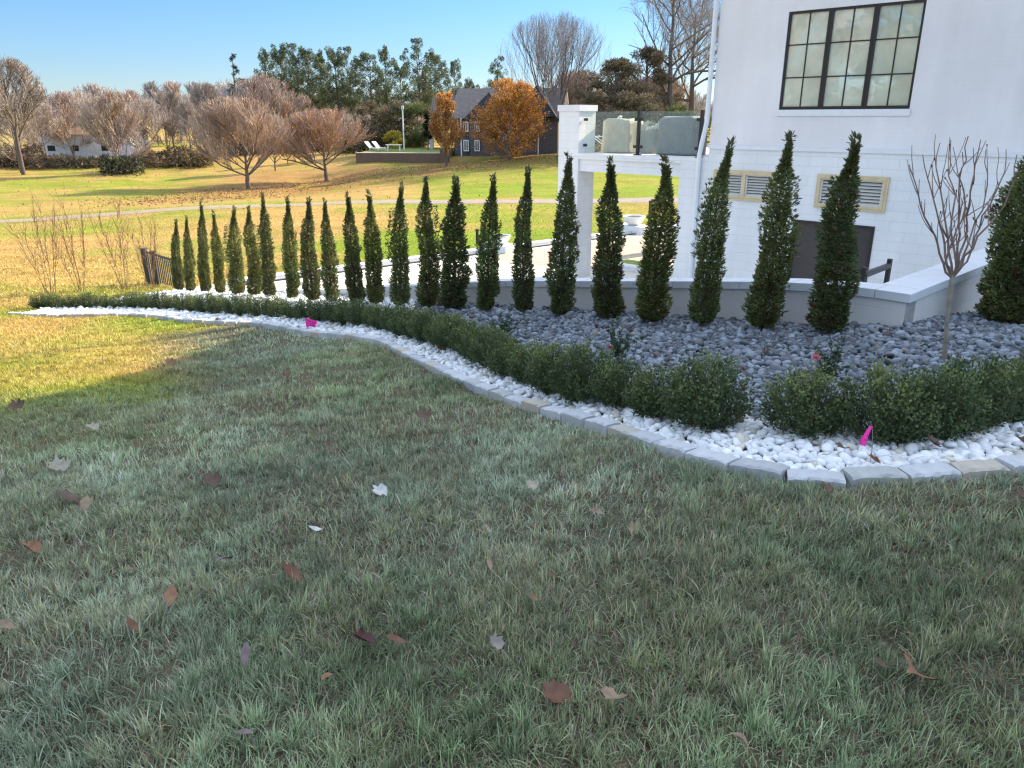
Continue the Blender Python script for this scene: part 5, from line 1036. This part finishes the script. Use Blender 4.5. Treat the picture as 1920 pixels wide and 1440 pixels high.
# left woods: single trees in front, a mass far behind
w1 = tree_obj("woodland_tree", 81, [(.14, .11, .10), (.44, .37, .33)], H=10, trunk_h=1.5, W=9, shape='round', limbs=17, lv=3, r0=.2, up=.3, kids=(3, 3), wander=.15, twig=.02, spread=.7, low=.08, minr=.020)
w2 = tree_obj("woodland_tree", 83, [(.14, .11, .10), (.44, .35, .30)], (.34, .13, .07), 1200, .2, .024, H=10, trunk_h=.6, W=9, shape='oval', limbs=20, lv=3, r0=.16, up=.35, kids=(4, 3), wander=.14, twig=.024, spread=.6, low=.05, stems=3)
w3 = tree_obj("woodland_tree", 87, [(.12, .10, .09), (.32, .27, .24)], H=13, trunk_h=3, W=11, shape='oval', limbs=20, lv=4, r0=.3, up=.2, kids=(2, 2, 2), wander=.18, twig=.026, spread=.75, low=.12, minr=.024)
WD = [(w3, 40, 100, 13, 304, 90, "tall spreading bare tree at the left edge above the woods", .85), (w1, 38, 165, 10, 311, 92, "bare tree with a pale leaning trunk at the left edge of the field", .9), (w2, 232, 165, 10, 326, 88, "multi-stemmed rust tinted bare tree with dark shrubs at its foot", .95), (w3, 362, 185, 13, 308, 100, "dark trunked bare tree just left of the round pear", .55),
      (w1, -20, 150, 10, 308, 100, "bare tree cut by the left edge of the picture", 1.1), (w1, 90, 180, 10, 302, 112, "pinkish bare tree in front of the barn's left end", 1.0), (w2, 140, 172, 10, 300, 120, "reddish bare tree standing above the barn roof", 1.1), (w1, 185, 160, 10, 300, 128, "grey bare tree behind the multi-stemmed one", 1.1),
      (w1, 280, 172, 10, 308, 105, "pinkish round bare tree right of the multi-stemmed one", 1.0), (w3, 330, 168, 13, 300, 122, "slender bare tree in the gap behind the dark trunk", .7), (w2, 318, 190, 10, 298, 130, "russet bare tree low in the gap of the woods", .9), (w3, 398, 150, 13, 298, 120, "bare tree top between woods and scraggly conifer", .7),
      (w1, 405, 205, 10, 305, 105, "brown bare tree tucked against the left of the round pear", .9), (w2, 505, 138, 10, 292, 118, "tawny bare tree in front of the left pines", 1.2), (w1, 690, 200, 10, 290, 112, "thin grey bare tree right of the round pears", 1.0), (w2, 735, 215, 10, 288, 116, "pale brown bare tree behind the terrace lamp", 1.0), (w1, 790, 208, 10, 288, 118, "grey brown bare tree left of the narrow orange one", 1.0),
      (w1, 660, 205, 10, 290, 125, "bare tree under the middle pines", 1.0), (w2, 575, 175, 10, 290, 125, "rusty bare tree glimpsed above the two pears", .9), (w1, 60, 172, 10, 300, 130, "grey bare tree deep in the left woods", 1.2)]
usedW = set(); GW = "bare trees at the edge of the far woods"
for (src, x, ytop, H_, yb, D, lb, ws) in WD:
    if src.name in usedW: o = dup(src)
    else: usedW.add(src.name); o = src
    put(o, x, yb, D, ytop, H_, lb, group=GW, wscale=ws)
# far woods as one mass
S0, S1, RA, RB, LV_, tips = grow_tree(91, H=10, trunk_h=2, W=8, shape='round', limbs=14, lv=3, r0=.18, up=.3, kids=(3, 3), wander=.15, twig=.03, spread=.7, low=.1)
fm = MB(); r = np.random.default_rng(8)
for i in range(95):
    azd = -41+i*.84+r.uniform(-.5, .5); D = r.uniform(140, 230); x, y = D*math.sin(R(azd)), D*math.cos(R(azd)); a = r.uniform(0, 6.28); s_ = (D/150)*r.uniform(.75, 1.15)*(1.05 if azd < -12 else .85)
    rot = np.array([[math.cos(a), -math.sin(a), 0], [math.sin(a), math.cos(a), 0], [0, 0, 1]]).T*s_; o_ = np.array([x, y, tz(x, y)-.3]); c_ = np.array([[.46, .40, .37], [.42, .38, .36], [.48, .39, .35], [.44, .41, .40]][i % 4])*r.uniform(.8, 1.1)
    fm.tubes(S0@rot+o_, S1@rot+o_, np.maximum(RA, .035)*s_, np.maximum(RB, .03)*s_, 3, c_)
tag(fm.build("far_woods", M['twig']), "hazy mass of bare winter woods along the horizon", "woods", kind="stuff")
un = MB(); r = np.random.default_rng(12)
for (x0, x1, yb, D, h_, c_, n) in ((-60, 85, 309, 100, 2.2, (.16, .12, .09), 3200), (85, 190, 306, 102, .9, (.15, .12, .08), 1800), (190, 268, 322, 90, 1.5, (.07, .075, .045), 1500), (270, 400, 307, 99, 1.7, (.16, .12, .075), 3200), (400, 690, 292, 120, 2.6, (.19, .14, .11), 5000), (640, 800, 284, 112, 3.2, (.11, .11, .06), 5000)):
    px_ = r.uniform(x0, x1, n); dd = D+r.normal(0, 2.0, n); ux = np.array([at(p, yb, d)[:2] for p, d in zip(px_, dd)]); cl = fbm(ux[:, 0], ux[:, 1], 3.5, 21, 2); hh = h_*r.random(n)**.8*np.clip(cl*2.6-.5, .1, 1.3); z = terrain(ux[:, 0], ux[:, 1])+hh
    sprays(un, np.column_stack([ux, z]), r.normal(0, .7, (n, 3)), np.full(n, .5), jit(c_, n, .4), 3, .6)
tag(un.build("undergrowth", M['needle']), "tangled brown and green undergrowth at the foot of the far trees", "undergrowth", kind="stuff")
# ------------------------------------------------------------------ barn, brick house, terrace wall and its furniture
def frame_at(px, py, D, rz): P = at(px, py, D); return (P[0], P[1], tz(P[0], P[1])), rz
loc, rz = frame_at(155, 292, 122, R(3)); barn = tag(empty("barn", loc, rz), "long low white barn behind bare trees at left", "barn")
M['barnw'] = mat("barn_siding", (.55, .56, .62), .8, .08, 2); M['broof'] = mat("barn_roof", (.2, .13, .1), .9, .2, 2)
mb = MB(); mb.box(-6.5, 7.5, 0, 7, -.5, 3.3); mb.build("wall", M['barnw'], barn)
mb = MB(); mb.add([[-6.9, -.4, 3.3], [7.9, -.4, 3.3], [7.9, 3.5, 4.7], [-6.9, 3.5, 4.7], [-6.9, 7.4, 3.3], [7.9, 7.4, 3.3]], [np.array([[0, 1, 2, 3], [3, 2, 5, 4]]), np.array([[0, 3, 4], [1, 5, 2]])]); mb.build("roof", M['broof'], barn)
mb = MB(); [mb.box(x, x+1.1, -.03, -.002, .9, 1.7) for x in (-5, -1.5, 3)]; 
mb.build("window", M['dark'], barn)
M['nslate'] = blockmat('dark_grey_siding', (.12, .115, .13), .3, .1, .012, .4, .3)
NB = 97.0; P = at(868, 291, NB); nz = tz(P[0], P[1]); nh = tag(empty("brick_house", (P[0], P[1], nz), R(-10)), "two storey dark brick house with steep roofs behind the orange trees", "house")
def nx(px): return (at(px, 290, NB)[0]-P[0])
def nzv(py): return at(868, py, NB)[2]-nz
zt_ = nzv(222); zr_ = nzv(158)
mb = MB(); x0, x1, x2 = nx(852), nx(905), nx(1046)
mb.box(x0, x2, 0, 9, -1, zt_); mb.add([[x1-1.4, -.6, -1], [x1+3.6, -.6, -1], [x1+3.6, -.6, zt_], [x1+1.1, -.6, zt_+2.6], [x1-1.4, -.6, zt_], [x1-1.4, 0, -1], [x1+3.6, 0, -1], [x1-1.4, 0, zt_], [x1+3.6, 0, zt_]], [np.array([[0, 1, 2, 3, 4]]), np.array([[0, 4, 7, 5], [1, 6, 8, 2]])]); mb.build("wall", M['nslate'], nh)
M['nroof'] = mat("grey_brown_shingles", (.16, .145, .14), .9, .2, 3, .4, .02); M['nroofd'] = mat("dark_shingles", (.05, .055, .075), .9, .2, 3, .4, .02)
def gable(mb, x0, x1, y0, y1, z0, zr, ax='x', o=.5):
    if ax == 'x': ym = (y0+y1)/2; V = [[x0-o, y0-o, z0], [x1+o, y0-o, z0], [x1+o, ym, zr], [x0-o, ym, zr], [x0-o, y1+o, z0], [x1+o, y1+o, z0]]
    else: xm = (x0+x1)/2; V = [[x0-o, y0-o, z0], [x0-o, y1+o, z0], [xm, y1+o, zr], [xm, y0-o, zr], [x1+o, y0-o, z0], [x1+o, y1+o, z0]]
    mb.add(V, [np.array([[0, 1, 2, 3], [3, 2, 5, 4]]), np.array([[0, 3, 4], [1, 5, 2]])])
mb = MB(); gable(mb, x0, x2, 0, 9, zt_+.002, zr_-.3); mb.build("roof", M['nroof'], nh)
mb = MB(); gable(mb, x1-1.4, x1+3.6, -.5, 4.5, zt_+.03, zt_+2.9, 'y'); mb.build("roof", M['nroofd'], nh)
mb = MB(); gable(mb, nx(975), nx(1040), -.6, 5, zt_+.2, zr_-.2, 'y', .3); mb.build("dormer_roof", M['nroofd'], nh)
mb = MB(); gable(mb, nx(800), x0-.1, 1, 8, nzv(240), nzv(176), 'x', .3); mb.build("porch_roof", M['nroof'], nh)
for xx in (nx(803), nx(826)): mb = MB(); mb.box(xx-.2, xx+.2, 1.0, 1.4, -.5, nzv(241)); mb.build("porch_post", M['barnw'], nh)
for (a, b_, c_, d_) in ((872, 882, 228, 247), (893, 903, 228, 247), (872, 882, 262, 283), (893, 903, 262, 283), (1000, 1012, 235, 250)):
    w = MB(); X0, X1, Z0, Z1 = nx(a), nx(b_), nzv(d_), nzv(c_)
    for bx_ in ((X0, X0+.12, Z0, Z1), (X1-.12, X1, Z0, Z1), (X0+.12, X1-.12, Z0, Z0+.12), (X0+.12, X1-.12, Z1-.12, Z1), ((X0+X1)/2-.05, (X0+X1)/2+.05, Z0+.12, Z1-.12)): w.box(bx_[0], bx_[1], -.74, -.68, bx_[2], bx_[3])
    w = w.build("window", M['trim'], nh); g = MB(); g.box(X0+.12, X1-.12, -.70, -.69, Z0+.12, Z1-.12); g.build("pane", M['dark'], w)
for px_ in (868, 1012): mb = MB(); xx = nx(px_); mb.box(xx-.07, xx+.07, -.8, -.66, -.5, zt_); mb.build("downspout", M['trim'], nh)
# second roofed wing at right of the house
tw = tag(empty("terrace_wall", (0, 0, 0)), "brown brick terrace wall below the neighbour's pool lawn", "wall"); A = at(668, 310, 91); B = at(826, 297, 90); A[2] = tz(*A[:2]); B[2] = tz(*B[:2]); d_ = (B-A)[:2]; Ld = np.linalg.norm(d_); d_ = d_/Ld; n2_ = np.array([-d_[1], d_[0]]); ztop = at(740, 287, 91)[2]
tw.location = (A[0], A[1], 0); tw.rotation_euler = (0, 0, math.atan2(d_[1], d_[0])); mb = MB(); mb.box(0, Ld, 0, .4, A[2]-1, ztop); mb.build("wall", M['nbrick'], tw)
mb = MB(); mb.box(Ld-.02, Ld+.9, -.25, .65, A[2]-1, ztop+.55); mb.build("end_pier", M['nbrick'], tw)
mb = MB(); mb.box(0, Ld-.03, -.04, .44, ztop+.002, ztop+.07); mb.build("coping", M['concrete'], tw)
mb = MB(); c4 = [A[:2]+n2_*.45+d_*.1, B[:2]+n2_*.45, B[:2]+n2_*11, A[:2]+n2_*11]; c4 = np.array(c4); V = [[*c4[0], ztop-.02], [*c4[1], ztop-.02], [*c4[2], ztop+.25], [*c4[3], ztop+.25]]; mb.add(V+[[p[0], p[1], p[2]-2] for p in V], np.array([[0, 1, 2, 3], [0, 4, 5, 1], [3, 2, 6, 7], [1, 5, 6, 2], [0, 3, 7, 4]])); tag(mb.build("terrace_lawn", mat("terrace_turf", (.22, .26, .06), .9, .2, 2, .4, .02)), kind="structure")
def onter(px, k): a, b_ = ray(px, 280); q = None
def tpos(px, dep):   # point on the terrace at pixel column px, dep metres behind the wall
    a, _ = ray(px, 283); O = A[:2]+n2_*dep; t_ = (O[0]-a*O[1])/(a*d_[1]-d_[0]); p = O+d_*t_; return (p[0], p[1], ztop-.02+.27*max(0, dep-.45)/10.5)
sp_ = empty("lamp_post", tpos(758, 6)); mb = MB(); hl = at(758, 200, tpos(758, 6)[1])[2]-ztop; mb.path([[0, 0, 0], [0, 0, hl-.5]], [.09, .07], 8); mb.build("pole", M['trim'], sp_); mb = MB(); mb.path([[0, 0, hl-.5], [0, 0, hl-.35], [0, 0, hl]], [.08, .17, .12], 8); mb.build("lantern", M['barnw'], sp_); tag(sp_, "tall pale lamp post on the neighbour's terrace lawn", "lamp post")
def lounger(px, dep, label, a):
    e = tag(empty("sun_lounger", tpos(px, dep), a), label, "sun lounger", "white loungers on the neighbour's terrace"); mb = MB()
    mb.box(-.9, .5, -.35, .35, .3, .38); mb.build("seat", M['trim'], e); mb = MB(); mb.add([[.5, -.35, .36], [.5, .35, .36], [1.2, .35, 1.0], [1.2, -.35, 1.0], [.5, -.35, .44], [.5, .35, .44], [1.17, .35, 1.06], [1.17, -.35, 1.06]], np.array([[0, 1, 2, 3], [4, 7, 6, 5], [0, 4, 5, 1], [2, 6, 7, 3], [1, 5, 6, 2], [0, 3, 7, 4]])); mb.build("backrest", M['trim'], e)
    for sx in (-.8, .4):
        for sy in (-.3, .3): mb = MB(); mb.box(sx-.04, sx+.04, sy-.04, sy+.04, 0, .3); mb.build("leg", M['trim'], e)
lounger(702, 4, "white sun lounger at the left end of the neighbour's terrace", R(150)); lounger(716, 4.5, "white sun lounger nearer the table on the neighbour's terrace", R(150))
tb = tag(empty("patio_table", tpos(739, 4)), "small white table on the neighbour's terrace before the yellow shrub", "table"); mb = MB(); mb.box(-.9, .9, -.5, .5, .68, .76); mb.build("table_top", M['trim'], tb)
for sx in (-.7, .7):
    for sy in (-.35, .35): mb = MB(); mb.box(sx-.05, sx+.05, sy-.05, sy+.05, 0, .68); mb.build("leg", M['trim'], tb)
ys = clumptree("golden_shrub", 75, 1.9, 3.2, .2, 1800, (.30, .25, .04), (.55, .45, .06), .1, 'round', size=.25, clump=14); l_ = tpos(738, 9); ys.location = l_; tag(ys, "rounded golden yellow shrub behind the terrace table", "shrub")
for (px_, dep, H_, W_, ca, cb, lb, sd) in ((700, 12, 5.2, 6.5, (.10, .085, .055), (.22, .18, .11), "tall olive brown shrub behind the terrace loungers", 76), (785, 12.5, 5.0, 7.0, (.06, .075, .03), (.17, .20, .07), "bushy green shrub right of the terrace lamp post", 77), (748, 14, 5.2, 6, (.10, .09, .06), (.2, .18, .11), "brown green shrub behind the terrace lamp post", 79)):
    s_ = clumptree("terrace_shrub", sd, H_, W_, .3, 5200, ca, cb, .12, 'round', size=.30, clump=34); s_.location = tpos(px_, dep); tag(s_, lb, "shrub", "tall shrubs behind the neighbour's terrace")
cy_ = clumptree("dark_cypress", 78, 4.4, 1.1, .1, 1500, (.015, .03, .015), (.04, .07, .03), .1, 'cone', size=.3, clump=16); cy_.location = tpos(803, 7); tag(cy_, "slim dark cypress at the corner of the neighbour's porch", "tree")
# trees behind the viewer, which the big window mirrors
mt = dup(ev); mt.location = (-30, -4, tz(-30, -4)); mt.scale = (1.5, 1.5, 1.25); tag(mt, "tall olive evergreen mirrored in the large window", "tree")
for k, (x, y) in enumerate(((-22, -9), (-27, 6), (-38, -14), (-20, -20))):
    lb_ = ('nearest bare tree', 'leftmost bare tree', 'farthest bare tree', 'bare tree by the frame edge')[k]
    o = dup(w1 if k % 2 else p3); o.location = (x, y, tz(x, y)); o.scale = (1.3, 1.3, 1.4); tag(o, lb_+" mirrored in the large window", "tree", "trees mirrored in the large window")

# scattered dead leaves over the far lawn, thick under the trees
def litter_leaves(n, test, sz):
    r = np.random.default_rng(44); x = r.uniform(-55, 12, n); y = r.uniform(42, 98, n); k = (np.abs(x) < y*.75) & (r.random(n) < test(x, y)); x, y = x[k], y[k]; n = len(x)
    z = terrain(x, y)+(fbm(x, y, 9, 15, 3)-.5)*np.clip((np.hypot(x, y)-20)/40, 0, 1)*.5+.05; P = np.column_stack([x, y, z]); a = r.normal(0, 1, (n, 3)); a[:, 2] *= .5; a /= np.linalg.norm(a, axis=1, keepdims=True)
    b_ = np.cross(a, r.normal(0, 1, (n, 3))); b_ /= np.linalg.norm(b_, axis=1, keepdims=True); s_ = sz*r.uniform(.6, 1.3, (n, 1)); V = np.stack([P-a*s_, P+b_*s_*.7, P+a*s_, P-b_*s_*.7], 1).reshape(-1, 3)
    mb = MB(); mb.add(V, (np.arange(n)*4)[:, None]+np.array([0, 1, 2, 3]), np.repeat(np.array([[.33, .19, .10]])*np.exp(r.normal(0, .35, (n, 1))), 4, 0)); return mb
LLN = np.array([hit(*q)[:2] for q in ((300, 378), (465, 360), (620, 345), (760, 325), (1000, 301))])
tag(litter_leaves(60000, lambda x, y: np.clip(.85-cdist(x, y, LLN)/8, .012, 1), .075).build("leaf_litter", M['dryleaf']), "brown leaf litter strewn under the pear trees across the rise", "leaf litter", kind="stuff")
